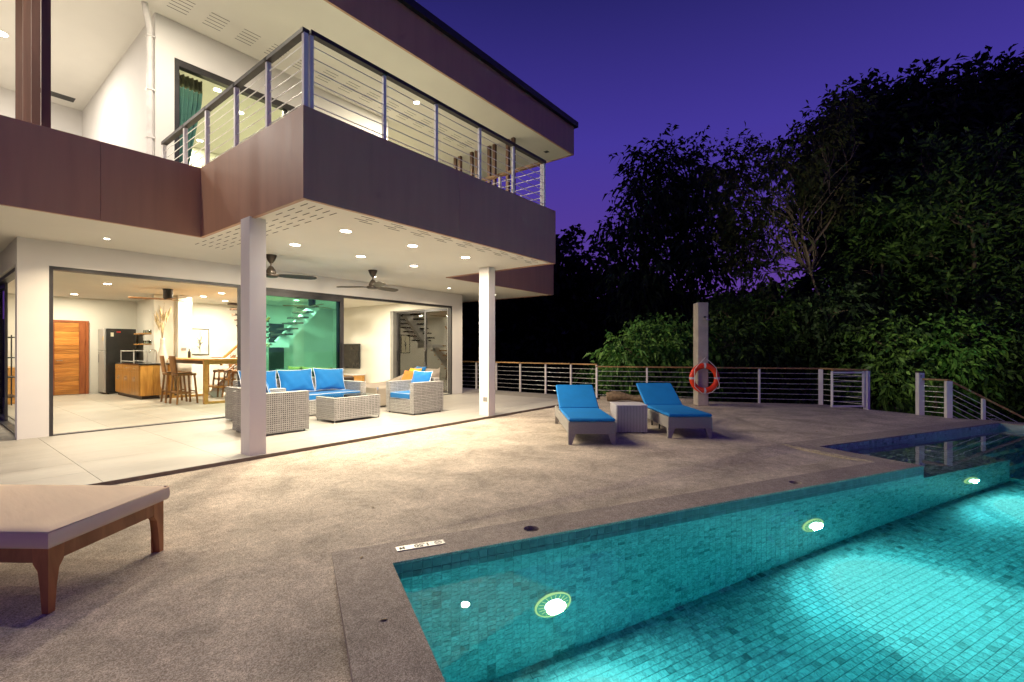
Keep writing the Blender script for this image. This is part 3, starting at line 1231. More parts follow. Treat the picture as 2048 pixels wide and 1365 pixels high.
part('stair_wall', 'frame_dark', (7.8, 16.82, T, 8.3, 16.89, 2.3))


# ================================================================== LAMPS
def downlight(x, y, z, r, label, power, col=(1, .86, .65), mat='lamp_warm', spread=180, group='recessed ceiling downlights', glow=0, aim=None):
    t = thing('downlight', label, 'downlight', (x, y, z), 0, group)
    MB().lathe([(r * 1.0, -.004), (r * 1.16, -.006), (r * 1.18, .0), (r * 1.18, .01)], 24).build('trim_ring', 'wall_paint', t)
    MB().disc(r, -.0045, 24, flip=True).build('lens', mat, t)
    area('downlight_lamp', t, (0, 0, -.02), (0, 0, 0), r * 2, power, col, spread)
    if glow:
        l = bpy.data.lights.new('downlight_glow', 'POINT')
        l.energy = power * glow
        l.color = col
        l.shadow_soft_size = r * .6
        g_ = bpy.data.objects.new('downlight_glow', l)
        children_link(g_, t)
        g_.location = (0, 0, -.07)
    if aim:  # extra beam added to brighten the bush, beyond what the small spot gives
        l = bpy.data.lights.new('added_bush_beam', 'SPOT')
        l.energy = aim[1]
        l.color = col
        l.spot_size = R(aim[2])
        l.spot_blend = .7
        l.shadow_soft_size = r
        g_ = bpy.data.objects.new('added_bush_beam', l)
        children_link(g_, t)
        g_.location = (0, 0, -.05)
        g_.rotation_euler = (Vector(aim[0]) - Vector((x, y, z))).to_track_quat('-Z', 'Y').to_euler()
    return t


TP = 94
nm = {(0, 0): 'front row', (1, 0): 'back row'}
for i, xx in enumerate((3.86, 5.08, 6.32)):
    for j, yy in enumerate((6.03, 7.46)):
        downlight(xx, yy, CZ, .075, 'round terrace downlight, %s of the %s row above the lounge' % (('left one', 'middle one', 'right one')[i], ('front', 'back')[j]), TP * (.45, 1.0)[j])
for (xx, yy, lb) in ((1.88, 9.30, 'small spot in the ceiling above the left pier by the kitchen opening'), (6.70, 9.30, 'small spot in the ceiling behind the right terrace fan'),
                     (9.22, 9.42, 'small spot washing the wall at the right end of the facade'), (11.18, 9.42, 'small spot beyond the far column under the right soffit')):
    downlight(xx, yy, CZ, .035, lb, 40 if xx < 3 else 20, (1, .82, .56), spread=140, aim=((14.6, 5.7, 1.05), 1000, 46) if xx > 11 else None)
IP = 66
for (xx, yy, lb) in ((2.93, 14.45, 'kitchen ceiling downlight left of the wooden fan'), (2.91, 17.9, 'kitchen ceiling downlight above the wooden door'),
                     (5.37, 14.4, 'indoor ceiling downlight right of the wooden fan'), (5.37, 15.7, 'indoor ceiling downlight in front of the white pillar'),
                     (6.3, 16.6, 'indoor ceiling downlight over the stairs beside the door post'), (6.4, 12.6, 'living room downlight at the top left behind the green glass'),
                     (7.6, 14.6, 'living room downlight in the middle behind the green glass'), (9.0, 12.6, 'living room downlight at the right behind the green glass')):
    downlight(xx, yy, 2.95, .075, lb, IP * (1.5 if xx > 6 else .9), (1, .90, .70), glow=0)
for (xx, yy, lb) in ((4.30, 11.76, 'upper room downlight nearest the window top'), (5.06, 12.45, 'upper room downlight behind the balcony side railing post'), (5.04, 15.0, 'upper room downlight deep in the room, lowest in view')):
    downlight(xx, yy, 7.22, .075, lb, 45 if yy > 14 else 90, (1, .89, .60), glow=0)
downlight(7.65, 8.93, UZ, .07, 'downlight in the roof soffit above the balcony', 130, (1, .91, .68))
downlight(1.10, 13.2, UZ, .10, 'bright downlight at the left edge of the upper loggia ceiling', 105, (1, .92, .82), 'lamp_white')
downlight(-2.0, 12.0, UZ, .10, 'assumed unseen downlight of the upper loggia, added beyond the left picture edge', 115, (1, .92, .82), 'lamp_white')  # assumed from how the surfaces are lit; added outside the view
downlight(-1.5, 8.8, CZ, .075, 'assumed unseen terrace downlight, added beyond the left picture edge', 46)  # unseen lamp, assumed and added for the light it gives
downlight(9.3, 11.4, UZ, .07, 'downlight in the upper right recess behind the brown fins', 60, (1, .95, .62))

for (xx, yy, lb) in ((2.5, 8.45, 'added unseen soffit light above the top picture edge, over the balcony corner'), (-1.5, 8.45, 'added unseen soffit light above the top picture edge, far left')):
    downlight(xx, yy, UZ, .07, lb, 110, (1, .90, .72))  # unseen soffit lamps, added to brighten the upper wall

# ceiling fans
def fan_out(loc, rz, label):
    t = thing('ceiling_fan', label, 'ceiling fan', loc, rz, 'terrace ceiling fans')
    MB().lathe([(.095, 0), (.092, -.02), (.06, -.10), (.028, -.145), (.0, -.147)], 24).build('canopy', 'fan_bronze', t)
    MB().tube([(0, 0, -.14), (0, 0, -.20)], .014, 10).build('rod', 'fan_bronze', t)
    MB().lathe([(0, -.19), (.03, -.20), (.07, -.26), (.088, -.31), (.082, -.335), (.13, -.345), (.135, -.37), (.10, -.395), (.0, -.405)], 28).build('motor', 'fan_bronze', t)
    for k in range(3):
        a = 2 * math.pi * k / 3
        M = Matrix.Rotation(a, 4, 'Z') @ Matrix.Translation((0, 0, -.355)) @ Matrix.Rotation(R(-17), 4, 'X')
        prof = [(.10, -.045, .045), (.22, -.075, .070), (.45, -.092, .080), (.68, -.086, .072), (.74, -.060, .050), (.765, -.025, .022)]
        v, f = [], []
        for (x, a0, a1) in prof:
            v += [(x, a0, .004), (x, a1, .004), (x, a1, -.004), (x, a0, -.004)]
        for i in range(len(prof) - 1):
            for q in range(4):
                f.append((i * 4 + q, i * 4 + (q + 1) % 4, i * 4 + 4 + (q + 1) % 4, i * 4 + 4 + q))
        f += [(3, 2, 1, 0), tuple(len(v) - 4 + q for q in range(4))]
        MB().add(v, f, M).build('blade', 'fan_blade', t)
    return t


f1 = fan_out((4.02, 8.62, CZ), R(-20), 'dark three blade ceiling fan partly hidden by the near column')
f2 = dup(f1, (6.14, 8.58, CZ), R(10), 'dark three blade ceiling fan hanging right of the near column')


def fan_in(loc, rz, label):
    t = thing('ceiling_fan', label, 'ceiling fan', loc, rz, 'wooden indoor fans')
    MB().lathe([(.115, 0), (.105, -.04), (.105, -.24), (.09, -.27), (.0, -.272)], 24).build('motor', 'fan_bronze', t)
    for k in range(3):
        a = 2 * math.pi * k / 3
        M = Matrix.Rotation(a, 4, 'Z') @ Matrix.Translation((0, 0, -.262)) @ Matrix.Rotation(R(9), 4, 'X')
        MB().bbox(.05, -.06, -.008, .80, .06, .008, .005, M).build('blade', 'stool_wood', t)
    return t


g1 = fan_in((4.15, 14.5, 2.95), R(38), 'wooden blade ceiling fan above the bar table')
g2 = dup(g1, (7.45, 13.4, 2.95), R(20), 'wooden blade ceiling fan seen through the green glass')


# ================================================================== RAILINGS
def railing(name, label, pts, h, pw=.05, wood='handrail_wood', ncab=6, round_post=False, rail_w=.075, rail_h=.035, big=(), group=None, topw=None, cab_from=.10):
    t = thing(name, label, 'railing', pts[0], 0, group)
    pts = [Vector(p) for p in pts]
    m = len(pts)
    for k, p in enumerate(pts):
        w = .10 if k in big else pw
        if round_post:
            MB().tube([p, p + Vector((0, 0, h - rail_h))], w / 2, 12).build('post', 'post_white', t, world=True)
        else:
            MB().bbox(-w / 2, -w / 2, 0, w / 2, w / 2, h - rail_h, .004, Matrix.Translation(p) @ Matrix.Rotation(math.atan2(*(pts[min(k + 1, m - 1)] - pts[max(k - 1, 0)]).yx), 4, 'Z')).build('post', 'post_white', t, world=True)
    for k in range(m - 1):
        d = (pts[k + 1] - pts[k]).normalized()
        up = Vector((0, 0, h - rail_h / 2 + .001 * (k % 2)))
        MB().bar(pts[k] + up - d * .02, pts[k + 1] + up + d * .02, rail_w, rail_h).build('handrail', wood, t, world=True)
    for c in range(ncab):
        z = cab_from + (h - rail_h - cab_from) * c / ncab + .02
        mb = MB()
        for k in range(m - 1):
            sag = random.uniform(.0, .007)
            a, b = pts[k] + Vector((0, 0, z)), pts[k + 1] + Vector((0, 0, z))
            mb.tube([a, (a + b) / 2 - Vector((0, 0, sag)), b], .0065, 6)
        mb.build('cable', 'cable', t, world=True)
    return t


railing('terrace_railing', 'white cable railing with wooden handrail along the right end of the terrace',
        [(12.0, y, T) for y in (13.0, 11.95, 10.94, 10.05, 9.06, 8.09, 7.2, 6.36)], .945, wood='handrail_gold')
railing('deck_railing', 'white cable railing with dark handrail behind the sun loungers and lifebuoy',
        [(12.0, 6.36, 0), (12.52, 5.10, 0), (13.64, 2.53, 0), (14.25, 1.24, 0), (13.76, .30, 0)], .93, wood='handrail_wood', big=(3, 4))
# open gate leaf folded back
gt = thing('gate', 'open white cable gate leaf folded back beside its hinge post', 'gate', (13.72, .36, 0))
ga, gb = Vector((13.70, .36, .06)), Vector((13.20, .93, .06))
for p in (ga, gb):
    MB().bbox(-.025, -.025, 0, .025, .025, .83, .004, Matrix.Translation(p)).build('post', 'post_white', gt, world=True)
for z in (.02, .80):
    MB().bar(ga + Vector((0, 0, z)), gb + Vector((0, 0, z)), .04, .04).build('gate_bar', 'post_white', gt, world=True)
MB().bar(ga + Vector((0, 0, .855)), gb + Vector((0, 0, .855)), .07, .03).build('handrail', 'handrail_wood', gt, world=True)
for c in range(6):
    z = .13 + c * .115
    MB().tube([ga + Vector((0, 0, z)), gb + Vector((0, 0, z))], .006, 6).build('cable', 'cable', gt, world=True)
for z in (.15, .68):
    MB().box(13.735, .315, z, 13.765, .345, z + .08).build('hinge', 'chrome', gt, world=True)
# stair railing
gp = thing('gate_post', 'square white gate post with brown cap at the stair opening', 'post', (13.31, -.62, 0))
MB().bbox(-.055, -.055, 0, .055, .055, .90, .004, Matrix.Rotation(R(30), 4, 'Z')).build('shaft', 'post_white', gp)
MB().bbox(-.06, -.06, .90, .06, .06, .935, .004, Matrix.Rotation(R(30), 4, 'Z')).build('cap', 'handrail_dark', gp)
MB().box(-.075, -.03, .80, -.060, .0, .86).build('latch', 'chrome', gp)
sr = thing('stair_railing', 'white cable stair railing with brown handrail sloping down right', 'railing', (13.10, -1.05, 0))
SP = [Vector((13.28, -.67, 0)), Vector((13.10, -1.05, 0)), Vector((13.19, -1.57, -.33)), Vector((13.21, -2.35, -.83)), Vector((13.22, -3.2, -1.38))]
HH = .79
for k, p in enumerate(SP[1:]):
    w = .10 if k == 0 else .055
    MB().bbox(-w / 2, -w / 2, -.05 if k == 0 else -1.2, w / 2, w / 2, HH - .04, .004, Matrix.Translation(p) @ Matrix.Rotation(R(20), 4, 'Z')).build('post', 'post_white', sr, world=True)
for k in range(4):
    MB().bar(SP[k] + Vector((0, 0, HH - .02 + .001 * k)), SP[k + 1] + Vector((0, 0, HH - .02 + .001 * k)), .075, .035).build('handrail', 'handrail_wood', sr, world=True)
for c in range(6):
    z = .09 + c * .107
    mb = MB()
    for k in range(4):
        mb.tube([SP[k] + Vector((0, 0, z)), SP[k + 1] + Vector((0, 0, z))], .0065, 6)
    mb.build('cable', 'cable', sr, world=True)
# stair flight below the deck edge
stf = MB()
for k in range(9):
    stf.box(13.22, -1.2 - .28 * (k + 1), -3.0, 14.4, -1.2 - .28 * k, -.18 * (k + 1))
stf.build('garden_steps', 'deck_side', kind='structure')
# little garden spot by the stair post
gl = thing('garden_light', 'small garden spot glowing at the foot of the stair post', 'garden light', (13.30, -1.02, -.17))
MB().lathe([(.0, -.25), (.012, -.25), (.012, 0), (.03, .0), (.04, .08), (.038, .085)], 16).build('housing', 'black', gl)
MB().disc(.036, .07, 16).build('lens', 'stair_lens', gl)
sp_ = bpy.data.lights.new('garden_lamp', 'SPOT')
sp_.energy = 1000
sp_.color = (1, .93, .62)
sp_.spot_size = R(108)
sp_.spot_blend = 1.0
sp_.shadow_soft_size = .04
spo = bpy.data.objects.new('garden_lamp', sp_)
children_link(spo, gl)
spo.location = (0, 0, .10)
spo.rotation_euler = (at(1900, 350, 16) - Vector((13.30, -1.02, -.07))).to_track_quat('-Z', 'Y').to_euler()

# balcony railings
railing('balcony_railing', 'balcony cable railing with black handrail along the front above the fascia',
        [(x, BY0 + .07, FT) for x in (2.83, 3.83, 4.74, 5.68, 6.56, 7.52)], .905, pw=.045, wood='handrail_dark', rail_w=.08, rail_h=.05, cab_from=.06)
railing('balcony_railing', 'balcony cable railing with black handrail along the left side of the balcony',
        [(2.765, y, FT - .1) for y in (5.12, 6.0, 6.92, 7.93, 8.83, 9.85)], 1.003, pw=.055, wood='handrail_dark', rail_w=.08, rail_h=.05, cab_from=.16)
railing('balcony_railing', 'balcony cable railing along the far right side, seen against the sky',
        [(7.52, y, FT - .1) for y in (5.16, 6.2, 7.3, 8.3)], 1.0, pw=.05, wood='handrail_wood', rail_w=.08, rail_h=.05, cab_from=.16)

# curtain in the upper window
cu = thing('curtain', 'green gathered curtain behind the upper window', 'curtain', (3.3, WY + .4, 4.0))


def cur(z0, z1, mat, nm_):
    def fn(a, b):
        z = z0 + (z1 - z0) * b
        wf_ = .46 - .26 * max(0, min(1, (6.3 - z) / 1.5)) if z > 4.8 else .24
        x = 3.14 + a * wf_
        return (x, WY + .36 + .035 * math.sin(a * 38) * (.6 + .4 * b), z)
    MB().grid(fn, 60, 12).build(nm_, mat, cu, world=True)


cur(4.02, 6.42, 'curtain', 'drape')
cur(6.42, 6.66, 'curtain_top', 'heading')


# ================================================================== FURNITURE HELPERS
def lattice(mb, o, ua, va, W, H, pitch=.034, sw=.0165, th=.005):
    """open weave: strands both ways on a rectangle at o spanned by ua (W) and va (H)"""
    o, ua, va = Vector(o), Vector(ua), Vector(va)
    nn = ua.cross(va).normalized()
    M = Matrix(((ua[0], va[0], nn[0], o[0]), (ua[1], va[1], nn[1], o[1]), (ua[2], va[2], nn[2], o[2]), (0, 0, 0, 1)))
    nu = max(2, round(W / pitch))
    nv = max(2, round(H / pitch))
    for i in range(nu + 1):
        x = W * i / nu
        a, b = max(0, x - sw / 2), min(W, x + sw / 2)
        mb.box(a, 0, 0, b, H, th, M)
    for j in range(nv + 1):
        y = H * j / nv
        a, b = max(0, y - sw / 2), min(H, y + sw / 2)
        mb.box(0, a, th * .3, W, b, th * 1.35, M)


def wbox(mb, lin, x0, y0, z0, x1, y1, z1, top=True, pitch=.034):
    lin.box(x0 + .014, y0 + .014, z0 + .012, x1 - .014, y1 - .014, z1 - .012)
    lattice(mb, (x0, y0, z0), (1, 0, 0), (0, 0, 1), x1 - x0, z1 - z0, pitch)
    lattice(mb, (x1, y1, z0), (-1, 0, 0), (0, 0, 1), x1 - x0, z1 - z0, pitch)
    lattice(mb, (x0, y1, z0), (0, -1, 0), (0, 0, 1), y1 - y0, z1 - z0, pitch)
    lattice(mb, (x1, y0, z0), (0, 1, 0), (0, 0, 1), y1 - y0, z1 - z0, pitch)
    if top:
        mb.bbox(x0 - .004, y0 - .004, z1 - .008, x1 + .004, y1 + .004, z1 + .006, .004)


def pillow(name, mat, w, h, t, parent, M, piping='piping_white'):
    n = 18

    def side(sg):
        def fn(a, b):
            x, y = a * 2 - 1, b * 2 - 1
            k = (max(0, 1 - abs(x) ** 2.6) * max(0, 1 - abs(y) ** 2.6)) ** .5
            px_ = x * (1 - .075 * (1 - y * y)) * w / 2
            py_ = y * (1 - .085 * (1 - x * x)) * h / 2
            wr = .022 * math.sin(10 * x + 5 * y + w * 9) * abs(x) ** 2 * k + .018 * math.sin(8 * y - 6 * x) * (abs(y) ** 2) * k
            return (px_, py_, sg * (t / 2 * k + wr))
        return fn
    mb = MB()
    mb.grid(side(1), n, n, M)
    mb.grid(lambda a, b: side(-1)(1 - a, b), n, n, M)
    o = mb.build(name, mat, parent)
    if piping:
        pts = []
        for k in range(n):
            pts.append(side(1)(k / n, 0))
        for k in range(n):
            pts.append(side(1)(1, k / n))
        for k in range(n):
            pts.append(side(1)(1 - k / n, 1))
        for k in range(n):
            pts.append(side(1)(0, 1 - k / n))
        MB().tube([M @ Vector((p[0], p[1], 0)) for p in pts], .006, 6, closed=True).build('piping', piping, o)
    return o


def slabcushion(name, mat, x0, y0, z0, x1, y1, z1, parent, piping='piping_white', b=.02):
    o = MB().bbox(x0, y0, z0, x1, y1, z1, b).build(name, mat, parent)
    if piping:
        mb = MB()
        for z in (z0 + .008, z1 - .004):
            e = .006
            mb.tube([(x0 + e, y0 + e, z), (x1 - e, y0 + e, z), (x1 - e, y1 - e, z), (x0 + e, y1 - e, z)], .006, 6, closed=True)
        mb.build('piping', piping, o)
    return o


def TR(loc, rx=0, ry=0, rz=0):
    return Matrix.Translation(loc) @ Matrix.Rotation(rz, 4, 'Z') @ Matrix.Rotation(ry, 4, 'Y') @ Matrix.Rotation(rx, 4, 'X')


# ------------------------------------------------------------------ terrace lounge
def armchair(loc, rz, label):
    """local: faces -y, width along x"""
    t = thing('wicker_armchair', label, 'armchair', loc, rz, 'wicker armchairs of the terrace lounge')
    W, D = .90, .82
    wk, ln = MB(), MB()
    for sx in (-1, 1):
        wk, ln = MB(), MB()
        x0, x1 = sorted((sx * W / 2, sx * (W / 2 - .12)))
        wbox(wk, ln, x0, -D / 2, .03, x1, D / 2, .66)
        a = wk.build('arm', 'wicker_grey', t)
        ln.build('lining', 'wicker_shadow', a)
    wk, ln = MB(), MB()
    wbox(wk, ln, -W / 2 + .125, D / 2 - .13, .03, W / 2 - .125, D / 2, .72)
    a = wk.build('backrest', 'wicker_grey', t)
    ln.build('lining', 'wicker_shadow', a)
    wk, ln = MB(), MB()
    wbox(wk, ln, -W / 2 + .125, -D / 2 + .01, .03, W / 2 - .125, D / 2 - .14, .30)
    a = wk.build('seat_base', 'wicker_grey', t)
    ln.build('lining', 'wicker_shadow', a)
    for sx in (-1, 1):
        for sy in (-1, 1):
            MB().tube([(sx * (W / 2 - .05), sy * (D / 2 - .05), 0), (sx * (W / 2 - .05), sy * (D / 2 - .05), .04)], .018, 8).build('foot', 'black', t)
    slabcushion('seat_cushion', 'blue_cloth', -W / 2 + .13, -D / 2 - .01, .315, W / 2 - .13, D / 2 - .15, .44, t)
    pillow('back_cushion', 'blue_cloth', .62, .46, .17, t, TR((0, D / 2 - .24, .66), R(72), 0, 0))
    return t


ch1 = armchair((3.73, 8.0, T), R(90), 'grey wicker armchair turned away behind the near column')
ch2 = dup(ch1, (6.80, 8.0, T), R(-90), 'grey wicker armchair with blue cushions right of the coffee table')

ct = thing('coffee_table', 'low grey wicker coffee table with glass top', 'coffee table', (5.31, 8.19, T))
wk, ln = MB(), MB()
wbox(wk, ln, -.50, -.31, .05, .50, .31, .455)
a = wk.build('woven_body', 'wicker_grey', ct)
ln.build('lining', 'wicker_shadow', a)
MB().bbox(-.45, -.27, .462, .45, .27, .470, .002).build('glass_top', 'glass_top', ct)
for sx in (-1, 1):
    for sy in (-1, 1):
        MB().tube([(sx * .48, sy * .29, 0), (sx * .48, sy * .29, .06)], .012, 8).build('foot', 'wicker_grey', ct)

sf = thing('wicker_sofa', 'grey wicker sofa with three blue back cushions in front of the green glass', 'sofa', (5.05, 9.52, T))
SW = 2.55
for sx in (-1, 1):
    wk, ln = MB(), MB()
    x0, x1 = sorted((sx * SW / 2, sx * (SW / 2 - .13)))
    wbox(wk, ln, x0, -.42, .03, x1, .42, .63)
    a = wk.build('arm', 'wicker_grey', sf)
    ln.build('lining', 'wicker_shadow', a)
wk, ln = MB(), MB()
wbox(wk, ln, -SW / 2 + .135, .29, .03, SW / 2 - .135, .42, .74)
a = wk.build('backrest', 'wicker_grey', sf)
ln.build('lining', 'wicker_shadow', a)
wk, ln = MB(), MB()
wbox(wk, ln, -SW / 2 + .135, -.41, .03, SW / 2 - .135, .28, .30)
a = wk.build('seat_base', 'wicker_grey', sf)
ln.build('lining', 'wicker_shadow', a)
slabcushion('seat_cushion', 'blue_cloth', -SW / 2 + .14, -.43, .315, SW / 2 - .14, .27, .44, sf)
for k, (xx, rz) in enumerate(((-.76, .03), (.0, -.02), (.76, .02))):
    pillow('back_cushion', 'blue_cloth', .74, .50, .19, sf, TR((xx, .18, .69), R(74), R((1.5, -1, 2.5)[k]), rz))

# recliner under a taupe weave with bright cushions
rc = thing('daybed', 'boat shaped taupe wicker daybed with orange, yellow and blue cushions', 'daybed', (7.62, 9.55, T))


def hull(a, b):
    # a along, b from inside top over the rim to the floor
    x = -.95 + 1.9 * a
    top = .52 + .36 * max(0, (a - .35) / .65) ** 1.6
    if b < .5:
        y = -.36 - .10 * (b / .5)
        z = .30 + (top - .30) * (b / .5)
    else:
        q = (b - .5) / .5
        y = -.46 + .10 * q
        z = top * (1 - q) + .04 * q
    return (x, y, z)


mb = MB()
mb.grid(hull, 24, 10)
mb.grid(lambda a, b: (hull(1 - a, b)[0], -hull(1 - a, b)[1], hull(1 - a, b)[2]), 24, 10)
mb.box(.93, -.38, .04, .97, .38, .84)
mb.box(-.97, -.38, .04, -.93, .38, .46)
mb.build('hull', 'taupe_cover', rc)
MB().bbox(-.92, -.36, .30, .92, .36, .40, .02).build('mattress', 'blue_cloth', rc)
pillow('cushion', 'orange_cloth', .46, .46, .15, rc, TR((.22, -.10, .62), R(0), R(-58), R(12)), None)
pillow('cushion', 'yellow_cloth', .46, .44, .15, rc, TR((.40, -.04, .67), R(0), R(-60), R(2)), None)
pillow('cushion', 'blue_cloth', .48, .44, .15, rc, TR((.58, -.02, .70), R(0), R(-60), R(-6)), None)


# ------------------------------------------------------------------ sun loungers on the deck
def lounger(loc, rz, label):
    """local: foot end at x=0, head towards +x, width along y"""
    t = thing('sun_lounger', label, 'sun lounger', loc, rz, 'blue sun loungers on the deck')
    W, Ln = .70, 2.0
    fr_ = MB()
    fr_.bbox(0, -W / 2, .155, .05, W / 2, .335, .008)
    fr_.bbox(.05, -W / 2, .155, Ln, -W / 2 + .05, .335, .008)
    fr_.bbox(.05, W / 2 - .05, .155, Ln, W / 2, .335, .008)
    fr_.bbox(Ln - .05, -W / 2 + .05, .156, Ln, W / 2 - .05, .334, .008)
    fr_.box(.05, -W / 2 + .05, .30, 1.28, W / 2 - .05, .325)
    fr_.build('frame', 'wicker_fine', t)
    for x in (0, Ln):
        for sy in (-1, 1):
            d = 1 if x == 0 else -1
            y0 = sy * W / 2
            v = []
            for z, k in ((0, .055), (.156, .11)):
                v += [(x + d * .002, y0 - sy * .001, z), (x + d * k * .7, y0 - sy * .001, z), (x + d * k * .7, y0 - sy * k, z), (x + d * .002, y0 - sy * k, z)]
            f = [(0, 1, 2, 3), (4, 5, 6, 7), (0, 1, 5, 4), (1, 2, 6, 5), (2, 3, 7, 6), (3, 0, 4, 7)]
            MB().add(v, f).build('leg', 'wicker_fine', t)
    for x in (.9, 1.32):
        for sy in (-1, 1):
            MB().tube([(x, sy * .2, 0), (x, sy * .2, .2)], .014, 8).build('support_rod', 'black', t)
    a = R(29)
    MB().bbox(0, -W / 2 + .055, -.02, .72, W / 2 - .055, .0, .004, Matrix.Translation((1.28, 0, .34)) @ Matrix.Rotation(-a, 4, 'Y')).build('backrest', 'wicker_fine', t)
    mt = MB().bbox(-.015, -W / 2 + .005, .338, 1.29, W / 2 - .005, .385, .018).build('mattress', 'blue_mat', t)
    MB().bbox(0, -W / 2 + .005, .002, .74, W / 2 - .005, .05, .018, Matrix.Translation((1.27, 0, .345)) @ Matrix.Rotation(-a, 4, 'Y')).build('back_mattress', 'blue_mat', t)
    return t


LA = R(38.5)
l1 = lounger((6.20, 3.36, 0), LA, 'blue sun lounger with grey wicker frame nearer the terrace')
l2 = dup(l1, (7.58, 2.38, 0), LA, 'blue sun lounger with grey wicker frame nearer the lifebuoy post')

# white ribbed cube table
cu_ = thing('side_table', 'white ribbed wicker cube table between the two loungers', 'side table', (7.65, 3.45, 0), LA)
m = MB().bbox(-.24, -.25, .01, .24, .25, .455, .006).build('body', 'wicker_fine', cu_)
rb = MB()
for i in range(20):
    o = -.235 + i * .0247
    rb.bbox(-.249, o - .006, .012, -.239, o + .006, .45, .003)
    rb.bbox(o - .006, -.259, .012, o + .006, -.249, .45, .003)
    rb.bbox(o - .006, .249, .012, o + .006, .259, .45, .003)
rb.build('rib_weave', 'wicker_white', cu_)
MB().bbox(-.255, -.265, .45, .255, .265, .468, .006).build('top', 'wicker_white', cu_)
for sx in (-1, 1):
    for sy in (-1, 1):
        MB().box(sx * .2 - .02, sy * .2 - .02, 0, sx * .2 + .02, sy * .2 + .02, .012).build('foot', 'black', cu_)

# driftwood log
lg = MB()
pts, rr = [], []
for k in range(12):
    f_ = k / 11
    p = Vector((11.62, 5.86, .12)).lerp(Vector((12.12, 4.72, .13)), f_)
    pts.append(p + Vector((random.uniform(-.02, .02), random.uniform(-.02, .02), .03 * math.sin(f_ * 7))))
    rr.append(.115 + .025 * math.sin(f_ * 9) - .03 * f_)
lg.tube(pts, rr, 12)
tag(lg.build('driftwood_log', 'log_bark'), 'brown driftwood log lying behind the white cube table', 'log')

# shower post with lifebuoy
spst = thing('shower_post', 'tall square concrete shower post by the deck railing', 'shower', (12.28, 3.60, 0), R(38.0))
MB().bbox(-.15, -.135, 0, .15, .135, 2.56, .015).build('post', 'concrete_post', spst)
MB().tube([(-.15, -.03, 2.20), (-.19, -.03, 2.20)], .022, 10).build('valve', 'black', spst)
MB().tube([(-.16, -.05, 2.20), (-.24, -.05, 2.195), (-.265, -.05, 2.17), (-.265, -.05, 2.13)], .011, 8).build('arm', 'chrome', spst)
MB().lathe([(.0, .012), (.10, .010), (.105, .0), (.0, -.004)], 24, Matrix.Translation((-.265, -.05, 2.115))).build('shower_head', 'chrome', spst)
lb = thing('lifebuoy', 'orange lifebuoy ring with grey bands and white rope on the shower post', 'lifebuoy', (12.10, 3.46, .69), R(38.0))
Mr = Matrix.Translation((-.0, 0, 0)) @ Matrix.Rotation(R(90), 4, 'Y')
NR = 48


def ring_pt(a, r, off=0):
    return Vector((off, math.cos(a) * r, math.sin(a) * r))


mb = MB()
R0, r0 = .305, .068
v, f = [], []
for i in range(NR):
    a = 2 * math.pi * i / NR
    for j in range(14):
        b = 2 * math.pi * j / 14
        v.append(ring_pt(a, R0 + r0 * math.cos(b), r0 * .8 * math.sin(b)))
for i in range(NR):
    for j in range(14):
        f.append((i * 14 + j, ((i + 1) % NR) * 14 + j, ((i + 1) % NR) * 14 + (j + 1) % 14, i * 14 + (j + 1) % 14))
mb.add(v, f, None, True).build('ring', 'ring_orange', lb)
for q in range(4):
    a0 = math.pi / 2 * q
    v, f = [], []
    for i in range(4):
        a = a0 + (i - 1.5) * .055
        for j in range(14):
            b = 2 * math.pi * j / 14
            v.append(ring_pt(a, R0 + (r0 + .003) * math.cos(b), (r0 * .8 + .003) * math.sin(b)))
    for i in range(3):
        for j in range(14):
            f.append((i * 14 + j, (i + 1) * 14 + j, (i + 1) * 14 + (j + 1) % 14, i * 14 + (j + 1) % 14))
    MB().add(v, f, None, True).build('band', 'ring_band', lb)
rp = []
for (yy, zz) in ((0.01, .50), (-.10, .41), (-.22, .30), (-.265, .24), (-.27, .05), (-.30, -.03), (-.335, -.14), (-.325, -.245), (-.25, -.255), (-.16, -.34), (-.03, -.385), (.09, -.36), (.22, -.25), (.265, -.2), (.272, 0), (.27, .22), (.17, .34), (.02, .50)):
    rp.append((-.075, yy, zz))
MB().tube(rp, .008, 6).build('rope', 'rope_white', lb)
MB().tube([(.05, .0, .49), (-.09, .0, .49)], .012, 8).build('hook', 'chrome', lb)

# depth sign
sg = thing('depth_sign', 'small metal depth sign on the coping reading 1.50 M, upside down', 'sign', pool(.800, 3.335, .004), -PA + R(180))
sg.rotation_euler = (0, 0, -PA + R(180) - R(1.5))
MB().bbox(-.172, -.037, 0, .172, .037, .005, .0015).build('plate', 'sign_metal', sg)


def text(name, s_, size, loc, mat, parent):
    c = bpy.data.curves.new(name, 'FONT')
    c.body = s_
    c.size = size
    c.align_x = 'CENTER'
    c.align_y = 'CENTER'
    c.extrude = .0003
    c.offset = .0026
    o = bpy.data.objects.new(name, c)
    COL.objects.link(o)
    dg = bpy.context.evaluated_depsgraph_get()
    me = bpy.data.meshes.new_from_object(o.evaluated_get(dg))
    bpy.data.objects.remove(o)
    me.materials.clear()
    me.materials.append(MATS[mat])
    ob = bpy.data.objects.new(name, me)
    children_link(ob, parent)
    ob.location = loc
    return ob


